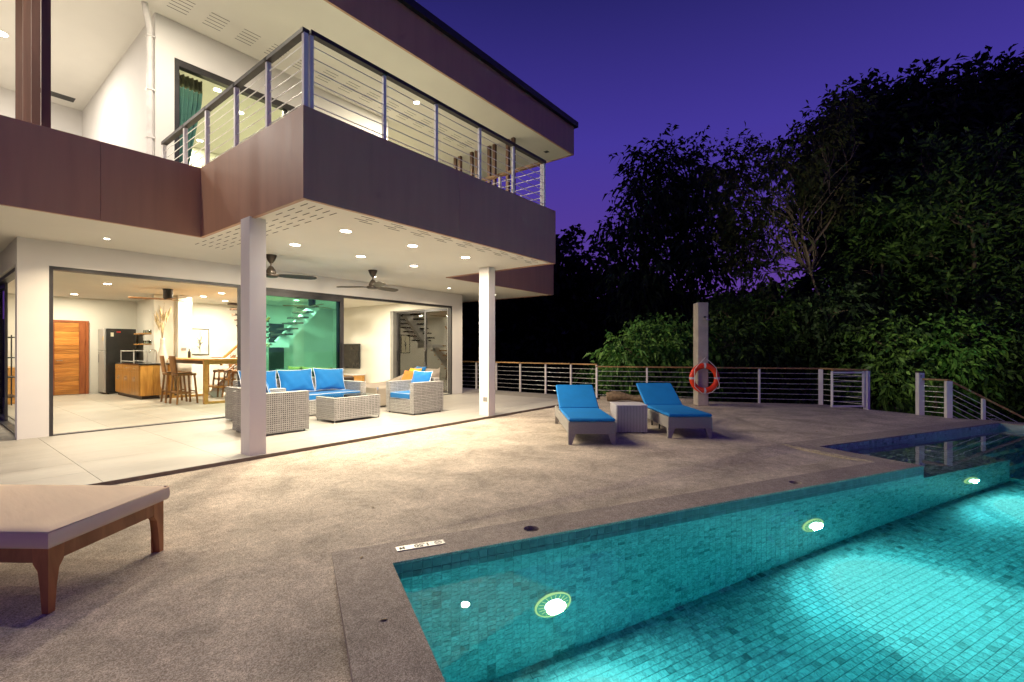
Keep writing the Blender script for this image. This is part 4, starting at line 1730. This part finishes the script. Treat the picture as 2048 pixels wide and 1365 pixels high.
text('depth_number', '1.50', .066, (-.010, 0, .0055), 'ink', sg)
text('depth_unit', 'M', .052, (.130, 0, .0055), 'ink', sg)
nd = MB()
nd.lathe([(.027, .0052), (.027, .006), (.0225, .006), (.0225, .0052)], 28, Matrix.Translation((-.125, 0, 0)), False)
nd.bar((-.125 - .017, -.017, .0056), (-.125 + .017, .017, .0056), .004, .0008)
nd.bar((-.137, -.004, .0055), (-.113, .006, .0055), .006, .0007)
nd.lathe([(.0, .006), (.005, .0058), (.005, .0052)], 12, Matrix.Translation((-.110, -.008, 0)), False)
nd.build('no_diving_mark', 'ink', sg)
for x in (-.082, .09):
    MB().box(x, -.030, .005, x + .001, .030, .0054).build('divider', 'ink', sg)

# ------------------------------------------------------------------ timber daybed in the foreground
bd = thing('timber_lounger', 'teak lounger with thick beige mattress in the left foreground', 'lounger', (.46, 3.46, 0), math.atan2(.492, .664))
# local: near corner at origin, x along its end (0.82), y along its length away from the pool
BWd, BL = .82, 1.95
mb = MB()


def soft(a, b):
    x = a * (BWd + .02) - .01
    y = b * BL - .01
    ed = min(a * BWd, (1 - a) * BWd, b * BL, (1 - b) * BL)
    z = .452 - .016 * math.exp(-ed / .018) + .0025 * math.sin(y * 17 + 2 * math.sin(x * 4)) * min(1, ed / .1)
    return (x, y, z)


mb.grid(soft, 40, 60)
edge = [(-.01, -.01), (BWd + .01, -.01), (BWd + .01, BL - .01), (-.01, BL - .01)]
prof = ((.436, .0), (.425, .004), (.40, .006), (.37, .005), (.352, -.002), (.350, -.03))
sgn = ((-1, -1), (1, -1), (1, 1), (-1, 1))
for k in range(4):
    k2 = (k + 1) % 4

    def side_(q, w, k=k, k2=k2):
        z, o = prof[int(round(w * 5))]
        a = Vector((edge[k][0] + sgn[k][0] * o, edge[k][1] + sgn[k][1] * o))
        b = Vector((edge[k2][0] + sgn[k2][0] * o, edge[k2][1] + sgn[k2][1] * o))
        p = a.lerp(b, q)
        return (p.x, p.y, z)
    mb.grid(side_, 8, 5)
mt = mb.build('mattress', 'beige_mat', bd)
MB().tube([(p[0], p[1], .437) for p in edge], .006, 6, closed=True).build('piping', 'beige_mat', mt)
fr_ = MB()
fr_.bbox(.03, .012, .265, BWd - .03, .05, .352, .006)
fr_.bbox(.012, .05, .266, .05, BL - .04, .351, .006)
fr_.bbox(BWd - .05, .05, .266, BWd - .012, BL - .04, .351, .006)
fr_.bbox(.05, BL - .08, .267, BWd - .05, BL - .04, .350, .006)
fr_.build('frame', 'teak', bd)
for (cx_, cy_, sx, sy) in ((.01, .01, 1, 1), (BWd - .01, .01, -1, 1), (.01, BL - .03, 1, -1), (BWd - .01, BL - .03, -1, -1)):
    v, f = [], []
    rings = ((0, .036, .036), (.13, .046, .046), (.225, .060, .060), (.262, .085, .085), (.353, .090, .090))
    for z, wx, wy in rings:
        v += [(cx_, cy_, z), (cx_ + sx * wx, cy_, z), (cx_ + sx * wx, cy_ + sy * .05, z), (cx_ + sx * .05, cy_ + sy * .05, z), (cx_ + sx * .05, cy_ + sy * wy, z), (cx_, cy_ + sy * wy, z)]
    for k in range(len(rings) - 1):
        for q in range(6):
            f.append((k * 6 + q, k * 6 + (q + 1) % 6, k * 6 + 6 + (q + 1) % 6, k * 6 + 6 + q))
    f += [tuple(range(6)), tuple(range(len(v) - 6, len(v)))]
    MB().add(v, f).build('leg', 'teak', bd)

# ================================================================== INDOORS
I = T + .001
fg = thing('fridge', 'tall two door steel fridge with dark side next to the kitchen door', 'fridge', (4.0, 18.72, I))
MB().bbox(-.30, -.36, .03, .42, .34, 1.98, .01).build('body', 'fridge_dark', fg)
MB().bbox(-.36, -.36, .05, -.305, .34, 1.30, .012).build('lower_door', 'steel', fg)
MB().bbox(-.36, -.36, 1.31, -.305, .34, 1.98, .012).build('upper_door', 'steel', fg)
MB().box(-.364, .20, .95, -.36, .27, 1.20).build('handle_recess', 'black', fg)
for sx in (-.25, .35):
    for sy in (-.3, .28):
        MB().tube([(sx, sy, 0), (sx, sy, .035)], .02, 8).build('foot', 'black', fg)
MB().box(-.20, -.364, 1.74, -.13, -.36, 1.86).build('magnet', 'paper', fg)
MB().box(-.06, -.364, 1.86, .04, -.36, 1.90).build('magnet', 'magnet_red', fg)
MB().box(-.364, -.30, 1.62, -.36, -.25, 1.74).build('magnet', 'magnet_yellow', fg)

kc = thing('kitchen_counter', 'honey wood kitchen counter with black stone top', 'counter', (3.85, 16.9, I))
MB().box(.05, -1.21, 0, .86, 1.12, .09).build('plinth', 'brown_leather', kc)
MB().bbox(.0, -1.25, .09, .74, 1.12, .93, .004).build('carcass', 'cabinet_wood', kc)
MB().bbox(-.03, -1.29, .93, .78, 1.14, .965, .004).build('worktop', 'black_stone', kc)
for i in range(3):
    y0 = -1.23 + i * .78
    d = MB().bbox(-.02, y0, .11, -.002, y0 + .76, .74, .003).build('cupboard_door', 'cabinet_wood', kc)
    for q in (.30, .42):
        MB().tube([(-.02, y0 + q, .48), (-.045, y0 + q, .48), (-.045, y0 + q, .60), (-.02, y0 + q, .60)], .006, 6).build('pull', 'chrome', d)
    d = MB().bbox(-.02, y0, .75, -.002, y0 + .76, .92, .003).build('drawer', 'cabinet_wood', kc)
    MB().tube([(-.02, y0 + .30, .84), (-.045, y0 + .30, .84), (-.045, y0 + .46, .84), (-.02, y0 + .46, .84)], .006, 6).build('pull', 'chrome', d)
for i, (x0, x1) in enumerate(((.004, .28), (.284, .50), (.504, .736))):
    MB().bbox(x0, -1.268, .10, x1, -1.251, .925, .003).build('end_panel', 'cabinet_wood', kc)
wr = thing('dish_rack', 'white wire dish rack rails above the counter', 'rack', (3.95, 17.2, I + .966))
for z in (.04, .34):
    MB().tube([(0, -.62, z), (.02, .75, z)], .012, 8).build('rail', 'tap_white', wr)
    MB().tube([(.3, -.62, z), (.3, .75, z)], .012, 8).build('rail', 'tap_white', wr)
for y in (-.6, .72):
    for x in (0, .3):
        MB().tube([(x, y, 0), (x, y, .36)], .010, 8).build('upright', 'tap_white', wr)
tpo = thing('kitchen_tap', 'tall arched kitchen tap on the counter', 'tap', (4.30, 15.95, I + .966))
MB().tube([(0, 0, 0), (0, 0, .30), (-.02, -.01, .36), (-.09, -.01, .38), (-.15, -.01, .35), (-.16, -.01, .28)], .013, 10).build('spout', 'chrome', tpo)
MB().tube([(0, 0, .06), (.05, -.04, .09)], .008, 8).build('lever', 'chrome', tpo)
kt = MB().lathe([(.0, 0), (.08, 0), (.095, .03), (.09, .10), (.05, .15), (.02, .17), (.0, .172)], 20).build('kettle', 'steel')
kt.location = (4.42, 15.78, I + .966)
tag(kt, 'small steel kettle on the counter corner by the tap', 'kettle')
for k, z in enumerate((1.53, 1.84)):
    shf = MB().bbox(4.18, 16.45, z, 4.617, 17.6, z + .03, .004).build('wall_shelf', 'table_wood')
    tag(shf, ('lower', 'upper')[k] + ' wooden wall shelf with glassware above the counter', 'shelf', 'kitchen wall shelves')
    for i in range(7):
        gw = MB().lathe([(.026, 0), (.030, .02), (.034, .10), (.031, .10), (.026, .012), (.0, .010)], 14).build('drinking_glass', 'glass_clear')
        gw.location = (4.40 + .1 * (i % 2), 16.52 + i * .15, z + .0305)
        tag(gw, 'clear drinking glass standing on the %s kitchen shelf' % ('lower', 'upper')[k], 'glass', 'glasses on the %s kitchen shelf' % ('lower', 'upper')[k])
va = thing('floor_vase', 'tall pale vase with dried pampas stems by the pillar', 'vase', (4.38, 15.75, I))
MB().lathe([(.0, 0), (.10, .0), (.14, .35), (.15, .7), (.145, .95), (.11, 1.2), (.06, 1.42), (.05, 1.6), (.06, 1.66), (.05, 1.66), (.04, 1.5)], 24).build('vase', 'vase_white', va)
st_ = MB()
for k in range(14):
    a = random.uniform(0, 6.28)
    q = random.uniform(.02, .22)
    top = Vector((math.cos(a) * q - .05, math.sin(a) * q, random.uniform(2.1, 2.65)))
    st_.tube([(0, 0, 1.6), (top.x * .35, top.y * .35, 1.95), top], [.004, .003, .002], 5)
st_.build('stem', 'twig', va)
pm = MB()
for k in range(12):
    a = random.uniform(0, 6.28)
    q = random.uniform(.02, .18)
    c = Vector((math.cos(a) * q + .02, math.sin(a) * q, random.uniform(1.8, 2.3)))
    pm.tube([c, c + Vector((math.cos(a) * .03, math.sin(a) * .03, .14)), c + Vector((math.cos(a) * .07, math.sin(a) * .07, .30))], [.008, .032, .004], 8)
pm.build('plume', 'pampas', va)
pc = thing('wall_picture', 'black framed botanical print on the wall beside the stairs', 'picture', (6.05, 17.99, 1.65))
MB().box(-.27, -.025, -.44, .27, -.005, -.41).box(-.27, -.025, .41, .27, -.005, .44).box(-.27, -.025, -.41, -.245, -.005, .41).box(.245, -.025, -.41, .27, -.005, .41).build('frame', 'black', pc)
MB().box(-.245, -.014, -.41, .245, -.006, .41).build('print', 'paper', pc)
ik = MB()
for k in range(11):
    a = R(90 + random.uniform(-70, 60))
    L_ = random.uniform(.12, .34)
    z0 = random.uniform(-.3, .05)
    ik.bar((.0, -.0155, z0), (math.cos(a) * L_ * .6, -.0155, z0 + math.sin(a) * L_), .012, .002, up=(0, 1, 0))
ik.bar((.0, -.0155, -.36), (.0, -.0155, .36), .010, .002, up=(0, 1, 0))
ik.build('ink_branch', 'ink', pc)
pnl = MB().box(4.86, 15.838, 1.36, 4.98, 15.849, 1.44).build('wall_panel', 'frame_grey')
tag(pnl, 'small grey control panel on the white pillar', 'panel')

# bar table and stools
bt = thing('bar_table', 'high honey wood bar table with frame legs', 'table', (4.98, 14.35, I))
MB().bbox(-.50, -1.27, 1.07, .50, 1.30, 1.115, .006).build('top', 'table_wood', bt)
for y in (-1.20, 1.20):
    MB().bbox(-.48, y - .045, .0, -.39, y + .045, 1.069, .004).build('leg', 'table_wood', bt)
    MB().bbox(.39, y - .045, .0, .48, y + .045, 1.069, .004).build('leg', 'table_wood', bt)
    MB().bbox(-.388, y - .04, .0, .388, y + .04, .06, .004).build('foot_rail', 'table_wood', bt)
    MB().bbox(-.388, y - .04, .98, .388, y + .04, 1.068, .004).build('apron', 'table_wood', bt)
for x in (-.43, .43):
    MB().bbox(x - .015, -1.15, .98, x + .015, 1.15, 1.067, .003).build('apron', 'brown_leather', bt)


def stool(loc, rz, label):
    t = thing('bar_stool', label, 'bar stool', loc, rz, 'wooden bar stools')
    MB().grid(lambda a, b: (-.21 + .42 * a, -.20 + .40 * b, .755 + .02 * (2 * b - 1) ** 2 + .012 * (2 * a - 1) ** 2), 8, 8).grid(
        lambda a, b: (-.21 + .42 * (1 - a), -.20 + .40 * b, .71), 2, 2).box(-.205, -.195, .70, .205, .195, .752).build('seat', 'stool_wood', t)
    bk = MB()
    bk.grid(lambda a, b: (-.20 - .05 * b - .03 * (1 - (2 * a - 1) ** 2), -.17 + .34 * a, .77 + .42 * b), 8, 6)
    bk.grid(lambda a, b: (-.218 - .05 * b - .03 * (1 - (2 * a - 1) ** 2), .17 - .34 * a, .77 + .42 * b), 8, 6)
    bk.build('backrest', 'stool_wood', t)
    for sx in (-1, 1):
        for sy in (-1, 1):
            MB().bar((sx * .225, sy * .205, 0), (sx * .17, sy * .165, .705), .036, .036).build('leg', 'stool_wood', t)
    for sy in (-1, 1):
        MB().bar((-.205, sy * .192, .26), (.205, sy * .192, .26), .022, .03).build('stretcher', 'stool_wood', t)
    for sx in (-1, 1):
        MB().bar((sx * .205, -.18, .30), (sx * .205, .18, .30), .022, .03).build('stretcher', 'stool_wood', t)
    return t


s1 = stool((4.28, 13.78, I), R(4), 'wooden bar stool on the near left side of the bar table')
dup(s1, (4.26, 14.42, I), R(-3), 'wooden bar stool on the left side, second from the table end')
dup(s1, (5.66, 13.75, I), R(182), 'wooden bar stool on the right side, nearest the table end')
dup(s1, (5.68, 14.40, I), R(176), 'wooden bar stool in the middle of the right table side')
dup(s1, (5.66, 15.05, I), R(180), 'wooden bar stool at the far right end of the bar table')
pt_ = MB().lathe([(.0, .0), (.09, .0), (.17, .018), (.168, .024), (.0, .008)], 28).build('serving_plate', 'stool_wood')
pt_.location = (5.15, 14.1, I + 1.1155)
tag(pt_, 'flat wooden plate on the bar table', 'plate')
bo = MB().lathe([(.0, 0), (.035, 0), (.035, .16), (.014, .20), (.014, .25), (.0, .25)], 14).build('bottle', 'black')
bo.location = (4.85, 15.2, I + 1.1155)
tag(bo, 'dark bottle standing on the bar table', 'bottle')

# living room
tvo = thing('television', 'wall mounted flat television on the living room end wall', 'television', (10.2, 15.6, 1.14))
MB().bbox(-.03, -.56, -.44, .02, .86, .46, .006).build('casing', 'black', tvo)
MB().box(-.034, -.54, -.42, -.030, .84, .44).build('screen', 'tv_black', tvo)
MB().box(.02, -.2, -.2, .045, .3, .2).build('bracket', 'black', tvo)
tvc = thing('tv_cabinet', 'long low honey wood cabinet below the television', 'cabinet', (9.95, 15.6, I))
MB().bbox(-.2, -.82, .10, .28, 1.2, .42, .006).build('carcass', 'table_wood', tvc)
MB().bbox(-.23, -.85, .42, .29, 1.23, .455, .006).build('top', 'wall_paint', tvc)
MB().box(-.204, -.75, .16, -.2, -.35, .36).build('open_bay', 'black', tvc)
for y in (-.7, 1.1):
    MB().box(-.15, y, 0, .2, y + .06, .10).build('leg', 'table_wood', tvc)
ls = thing('living_sofa', 'dark leather living room sofa with mustard cushions behind the green glass', 'sofa', (6.9, 12.3, I), R(8))
MB().bbox(-.45, -1.1, .10, .45, 1.1, .42, .03).build('base', 'brown_leather', ls)
MB().bbox(-.45, -1.1, .42, -.22, 1.1, .80, .03).build('backrest', 'brown_leather', ls)
for sy in (-1, 1):
    MB().bbox(-.44, sy * 1.0 - .1, .42, .44, sy * 1.0 + .1, .62, .03).build('arm', 'brown_leather', ls)
for k in range(3):
    pillow('cushion', 'mustard_cloth', .62, .46, .18, ls, TR((-.10, -.62 + k * .62, .66), R(90), 0, R(90)) @ Matrix.Rotation(R(-14), 4, 'X'), None)
for sx in (-.4, .4):
    for sy in (-1.0, 1.0):
        MB().tube([(sx, sy, 0), (sx, sy, .11)], .02, 8).build('leg', 'black', ls)
bs = thing('shelf_rack', 'black metal shelf rack against the left kitchen wall', 'shelf', (1.42, 16.1, I))
for x in (-.14, .14):
    for y in (-.45, .45):
        MB().box(x - .012, y - .012, 0, x + .012, y + .012, 1.7).build('upright', 'black', bs)
for z in (.25, .7, 1.15, 1.62):
    MB().box(-.15, -.46, z, .15, .46, z + .02).build('shelf_board', 'black', bs)
sbd = MB().bbox(1.28, 16.9, I, 1.70, 18.3, I + .9, .01).build('sideboard', 'table_wood')
tag(sbd, 'honey wood sideboard against the left kitchen wall', 'sideboard')


# ================================================================== TREES
def leaf_mesh(name, mat, base, dirn, L, Wd, parent, kind=None, droop=.25):
    """one folded diamond per leaf; base and dirn are (N,3) arrays"""
    N_ = len(base)
    d = dirn / np.linalg.norm(dirn, axis=1, keepdims=True)
    rnd = rng.normal(size=(N_, 3))
    s_ = np.cross(d, rnd)
    s_ /= np.linalg.norm(s_, axis=1, keepdims=True) + 1e-9
    up = np.cross(s_, d)
    l = (L * rng.uniform(.45, 1.35, N_))[:, None]
    w = (Wd * rng.uniform(.7, 1.2, N_))[:, None]
    mid = base + d * l * .45
    tip = base + d * l - np.array([0, 0, 1.0]) * l * droop
    V = np.stack([base, mid + s_ * w / 2 + up * w * .15, tip, mid - s_ * w / 2 + up * w * .15], 1).reshape(-1, 3)
    me = bpy.data.meshes.new(name)
    me.vertices.add(N_ * 4)
    me.vertices.foreach_set('co', V.astype(np.float32).ravel())
    me.loops.add(N_ * 4)
    me.loops.foreach_set('vertex_index', np.arange(N_ * 4, dtype=np.int32))
    me.polygons.add(N_)
    me.polygons.foreach_set('loop_start', np.arange(0, N_ * 4, 4, dtype=np.int32))
    me.polygons.foreach_set('loop_total', np.full(N_, 4, dtype=np.int32))
    me.materials.append(MATS[mat])
    me.update(calc_edges=True)
    o = bpy.data.objects.new(name, me)
    children_link(o, parent)
    if kind:
        o['kind'] = kind
    return o


def sprigs(clumps, n, per, L, spread=.32, shell=(.35, 1.08), flat=.85, droop=.25):
    """leaves in little sprigs scattered through a set of (centre, radius) clumps"""
    C = np.array([list(c) for c, r in clumps])
    r_ = np.array([r for c, r in clumps])
    w = r_ ** 2
    idx = rng.choice(len(r_), n, p=w / w.sum())
    dr = rng.normal(size=(n, 3))
    dr /= np.linalg.norm(dr, axis=1, keepdims=True)
    rad = r_[idx] * rng.uniform(shell[0], shell[1], n) ** .6
    # uneven outline: lumps on every clump
    rad *= 1 + .22 * np.sin(dr[:, 0] * 5 + idx) * np.cos(dr[:, 1] * 6 - idx * 2) + .12 * np.sin(dr[:, 2] * 9 + idx * 3)
    P = C[idx] + dr * rad[:, None] * np.array([1, 1, flat])
    out = dr + rng.normal(size=(n, 3)) * .5 + np.array([0, 0, -droop])
    out /= np.linalg.norm(out, axis=1, keepdims=True)
    base, dirs = [], []
    sl_ = L * per * spread
    for k in range(per):
        f_ = (k + 1) / per
        b = P + out * (sl_ * f_)[..., None] if np.ndim(sl_) else P + out * sl_ * f_
        side = rng.normal(size=(n, 3))
        side -= out * (side * out).sum(1, keepdims=True)
        side /= np.linalg.norm(side, axis=1, keepdims=True) + 1e-9
        base.append(b)
        dirs.append(out * .7 + side * .9)
    return np.concatenate(base), np.concatenate(dirs)


def branch(mb, a, b, r0, r1, wob=.12, n=7):
    a, b = Vector(a), Vector(b)
    L_ = (b - a).length
    pts, rr = [], []
    ph = random.uniform(0, 6)
    for k in range(n + 1):
        f_ = k / n
        q = a.lerp(b, f_)
        amp = wob * L_ * math.sin(math.pi * f_) * .5
        q = q + Vector((math.sin(ph + f_ * 4) * amp, math.cos(ph * 1.7 + f_ * 5) * amp, math.sin(math.pi * f_) * L_ * .05))
        pts.append(q)
        rr.append(r0 + (r1 - r0) * f_)
    mb.tube(pts, rr, 7, cap=False)
    return pts


def tree(name, label, base, trunk, clumps, n, per, L, Wd, mat, r0=.14, group=None, droop=.25, flat=.85, twigs=True, shell=(.35, 1.08), bark='bark', cat='tree', limb=1.0):
    t = thing(name, label, cat, base, 0, group)
    tr_ = MB()
    pts = [Vector(base)] + [Vector(p) for p in trunk]
    m = len(pts)
    tr_.tube(pts, [r0 * (1 - .6 * k / (m - 1)) for k in range(m)], 9, cap=False)
    for (c, r) in clumps:
        c = Vector(c)
        # leave the trunk at the nearest point below the clump
        best = min(pts[1:], key=lambda p: (p - c).length + max(0, p.z - c.z) * 2)
        d = (c - best).length
        br = branch(tr_, best, c, max(.02, min(r0 * .45, .02 + d * .012)) * limb, .012 * limb, wob=.12 if limb == 1 else .3)
        if twigs:
            for q in range(4):
                e = c + Vector((random.uniform(-1, 1), random.uniform(-1, 1), random.uniform(-.5, 1))).normalized() * r * .9
                branch(tr_, br[random.randint(3, 6)], e, .016, .005, n=4)
    tr_.build('trunk', bark, t, world=True)
    b, d = sprigs(clumps, n, per, L, droop=droop, flat=flat, shell=shell)
    o = Vector(base)
    b = b - np.array([o.x, o.y, o.z])
    leaf_mesh('crown', mat, b, d, L, Wd, t, droop=droop)
    return t


def CL(lst, t, jit=1.0):
    out = []
    for (x, y, r) in lst:
        tt = t + random.uniform(-jit, jit)
        out.append((at(x, y, tt), r * tt / 948))
    return out


def gbase(x, t):
    p = at(x, 700, t)
    return (p.x, p.y, terrain(p.x, p.y) - .1)


# bright bush behind the railing
tree('leafy_bush', 'bright green bush with drooping leaves behind the railing, left of the shower post', gbase(1300, 15.2),
     [at(1300, 800, 15.2), at(1300, 740, 15.2), at(1300, 690, 15.2)],
     CL([(1300, 680, 34), (1262, 708, 32), (1345, 690, 38), (1240, 745, 32), (1295, 745, 44), (1350, 735, 40), (1375, 705, 30), (1205, 780, 30), (1255, 790, 36), (1320, 795, 40), (1375, 780, 34)], 15.2, .8),
     1900, 8, .24, .085, 'leaf_bright', .06, droop=.5, cat='bush')
# dark silhouetted tree
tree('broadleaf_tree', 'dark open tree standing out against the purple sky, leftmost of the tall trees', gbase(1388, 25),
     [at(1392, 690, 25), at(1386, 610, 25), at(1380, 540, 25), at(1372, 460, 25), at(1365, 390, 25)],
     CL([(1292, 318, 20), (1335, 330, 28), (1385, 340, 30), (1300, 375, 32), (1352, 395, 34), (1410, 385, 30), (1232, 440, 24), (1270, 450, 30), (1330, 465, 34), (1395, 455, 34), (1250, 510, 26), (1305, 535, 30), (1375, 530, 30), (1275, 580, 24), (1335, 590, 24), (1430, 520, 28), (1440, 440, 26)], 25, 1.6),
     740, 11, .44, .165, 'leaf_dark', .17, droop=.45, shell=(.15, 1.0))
# the lit forked tree
T2 = 16.3
t2 = tree('forked_tree', 'slender forked tree with pale branches behind the deck gate', gbase(1684, T2),
          [at(1678, 735, T2), at(1660, 668, T2), at(1642, 606, T2), at(1622, 548, T2)],
          CL([(1450, 325, 36), (1500, 330, 38), (1545, 345, 30), (1470, 375, 34), (1520, 400, 32), (1590, 330, 34), (1560, 300, 22), (1620, 290, 34), (1660, 250, 40), (1690, 215, 30), (1640, 345, 40), (1480, 440, 36), (1540, 470, 34), (1500, 500, 34), (1590, 400, 34), (1660, 400, 40), (1470, 500, 30), (1530, 545, 30)], T2, 1.2),
          950, 7, .25, .09, 'leaf_olive', .085, droop=.3, shell=(.1, 1.1), limb=.4)
fk = MB()
fk.tube([at(1622, 548, T2), at(1600, 520, T2), at(1592, 490, T2), at(1578, 455, T2), at(1540, 420, T2), at(1500, 405, T2), at(1455, 390, T2)], [.055, .052, .048, .043, .036, .028, .016], 8, cap=False)
fk.tube([at(1622, 548, T2), at(1615, 510, T2), at(1605, 480, T2), at(1603, 440, T2), at(1612, 390, T2)], [.055, .048, .04, .032, .016], 8, cap=False)
fk.tube([at(1615, 510, T2), at(1632, 480, T2), at(1652, 455, T2), at(1668, 430, T2), at(1690, 380, T2)], [.05, .045, .04, .03, .015], 8, cap=False)
fk.tube([at(1690, 730, T2), at(1682, 690, T2), at(1668, 655, T2), at(1655, 625, T2)], [.045, .04, .035, .025], 8, cap=False)
fk.tube([at(1600, 520, T2), at(1572, 510, T2), at(1540, 470, T2), at(1525, 450, T2)], [.04, .03, .025, .015], 8, cap=False)
fk.build('fork', 'bark', t2, world=True)
# tall dark trees at the back right
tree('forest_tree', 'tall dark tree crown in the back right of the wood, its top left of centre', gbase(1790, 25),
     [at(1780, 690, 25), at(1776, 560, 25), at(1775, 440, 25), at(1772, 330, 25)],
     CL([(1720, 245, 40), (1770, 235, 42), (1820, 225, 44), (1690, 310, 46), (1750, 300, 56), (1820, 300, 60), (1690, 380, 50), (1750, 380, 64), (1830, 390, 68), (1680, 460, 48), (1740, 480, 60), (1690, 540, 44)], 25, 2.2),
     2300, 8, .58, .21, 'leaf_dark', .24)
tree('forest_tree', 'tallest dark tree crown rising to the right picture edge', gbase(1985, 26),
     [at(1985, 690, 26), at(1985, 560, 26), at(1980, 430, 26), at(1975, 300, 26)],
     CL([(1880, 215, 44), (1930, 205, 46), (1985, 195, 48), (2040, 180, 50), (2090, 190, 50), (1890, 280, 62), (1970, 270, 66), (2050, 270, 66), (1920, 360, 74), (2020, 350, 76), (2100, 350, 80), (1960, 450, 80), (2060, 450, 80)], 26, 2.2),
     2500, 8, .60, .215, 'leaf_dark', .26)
# lit trees in front of them
tree('broadleaf_tree', 'green lit tree with upright bright shoots at the right picture edge', gbase(1960, 15.5),
     [at(1955, 760, 15.5), at(1950, 660, 15.5), at(1950, 560, 15.5), at(1945, 460, 15.5)],
     CL([(1835, 320, 26), (1880, 345, 34), (1945, 330, 30), (2005, 310, 28), (1940, 385, 40), (2010, 370, 36), (1850, 410, 38), (1900, 440, 42), (1975, 450, 44), (2040, 410, 40), (1860, 510, 40), (1930, 530, 44), (2010, 510, 46), (2080, 500, 50), (1890, 590, 40), (1975, 600, 44), (2050, 590, 46)], 15.5, 1.0),
     1150, 10, .26, .082, 'leaf_mid', .13, droop=.05, shell=(.3, 1.05))
tree('broadleaf_tree', 'middle green tree right of the forked trunk, crown half in shade', gbase(1770, 17),
     [at(1768, 760, 17), at(1768, 660, 17), at(1765, 560, 17), at(1765, 480, 17)],
     CL([(1760, 430, 40), (1720, 470, 44), (1790, 470, 50), (1840, 500, 46), (1720, 540, 46), (1780, 550, 56), (1830, 580, 52), (1710, 610, 48), (1770, 630, 56), (1840, 650, 56)], 17, 1.0),
     900, 9, .28, .095, 'leaf_mid', .12, droop=.2, shell=(.3, 1.05))
for (x0, lst, lb, mt, n_) in (
        (1760, [(1720, 690, 46), (1770, 690, 52), (1720, 740, 46), (1780, 745, 54), (1750, 790, 50), (1700, 790, 44)], 'dense green shrub behind the open gate leaf', 'leaf_mid', 1500),
        (1870, [(1840, 690, 50), (1900, 690, 54), (1840, 750, 54), (1905, 750, 56), (1870, 800, 54)], 'dense green shrub behind the gate post at the stair opening', 'leaf_bright', 1500),
        (1990, [(1960, 670, 52), (2020, 670, 56), (1965, 740, 56), (2030, 740, 60), (1990, 800, 60), (2050, 810, 60)], 'dark shrub behind the sloping stair railing', 'leaf_mid', 1600),
        (1500, [(1450, 620, 44), (1500, 640, 50), (1550, 620, 44), (1450, 690, 46), (1505, 700, 52), (1560, 690, 46), (1460, 760, 46), (1525, 765, 50), (1580, 750, 46)], 'dark shrub right of the shower post behind the railing', 'leaf_mid', 2000),
        (1620, [(1600, 640, 44), (1640, 690, 44), (1600, 720, 46), (1650, 750, 46), (1610, 790, 44), (1670, 620, 40)], 'dark shrub at the foot of the forked tree', 'leaf_dark', 1400),
        (1420, [(1420, 700, 34), (1430, 740, 36), (1410, 780, 40), (1445, 790, 36)], 'small green shrub right behind the lifebuoy', 'leaf_bright', 700)):
    tt = 14.6 if x0 > 1700 else 15.8
    tree('garden_shrub', lb, gbase(x0, tt), [at(x0, 850, tt), at(x0, 780, tt), at(x0, 700, tt)], [(c_, q_ * random.uniform(.62, 1.0)) for c_, q_ in CL(lst, tt, .9)], int(n_ * .5), 8, .22, .085, mt, .05, 'shrubs beyond the deck', droop=.3, cat='shrub')
# far wood on the hillside
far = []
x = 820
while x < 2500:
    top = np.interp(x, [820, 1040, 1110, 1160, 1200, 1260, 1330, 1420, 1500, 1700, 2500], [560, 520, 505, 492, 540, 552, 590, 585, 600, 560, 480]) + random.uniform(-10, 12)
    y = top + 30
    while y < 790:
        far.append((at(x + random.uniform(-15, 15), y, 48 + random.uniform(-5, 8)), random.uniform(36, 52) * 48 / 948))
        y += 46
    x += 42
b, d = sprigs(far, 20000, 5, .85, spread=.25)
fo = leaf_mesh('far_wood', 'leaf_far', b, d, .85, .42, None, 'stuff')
fo['label'] = 'dark wooded hillside in the distance behind the deck railing'
# white blossoms by the stairs
fl = thing('white_flowers', 'cluster of white blossoms beside the stair railing', 'flowers', (13.5, -1.75, -.35))
MB().tube([(0, 0, -1.2), (0, 0, -.05), (.02, .02, .28)], .01, 6).build('stem', 'twig', fl)
pet = MB()
for c in ((0, 0, .0), (.05, .04, .05), (-.05, .05, -.04), (.02, -.06, .04), (.02, .03, .40), (-.04, -.02, .34)):
    for k in range(5):
        a = 2 * math.pi * k / 5 + c[0] * 9
        pet.add([c, (c[0] + .05 * math.cos(a - .4), c[1] + .05 * math.sin(a - .4), c[2] + .015), (c[0] + .075 * math.cos(a), c[1] + .075 * math.sin(a), c[2] + .01), (c[0] + .05 * math.cos(a + .4), c[1] + .05 * math.sin(a + .4), c[2] + .015)], [(0, 1, 2, 3)])
pet.build('petals', 'flower_white', fl)
# fallen leaves on the deck
lf = MB().add([(0, 0, .004), (.02, .012, .012), (.05, .0, .006), (.02, -.012, .004)], [(0, 1, 2, 3)]).build('fallen_leaf', 'twig')
spots = [pool(8.6, 4.95), pool(9.6, 5.3), pool(.43, 2.50), pool(.40, 3.33), (9.5, .9, 0), pool(8.0, 4.6, .004), pool(.62, 4.3)]
for k, p in enumerate(spots):
    o = lf if k == 0 else lf.copy()
    if k:
        COL.objects.link(o)
    o.location = p
    o.rotation_euler = (0, 0, k * 1.3)
    tag(o, 'tiny dry brown leaf lying on the deck around the pool', 'leaf', 'dry leaves on the deck')
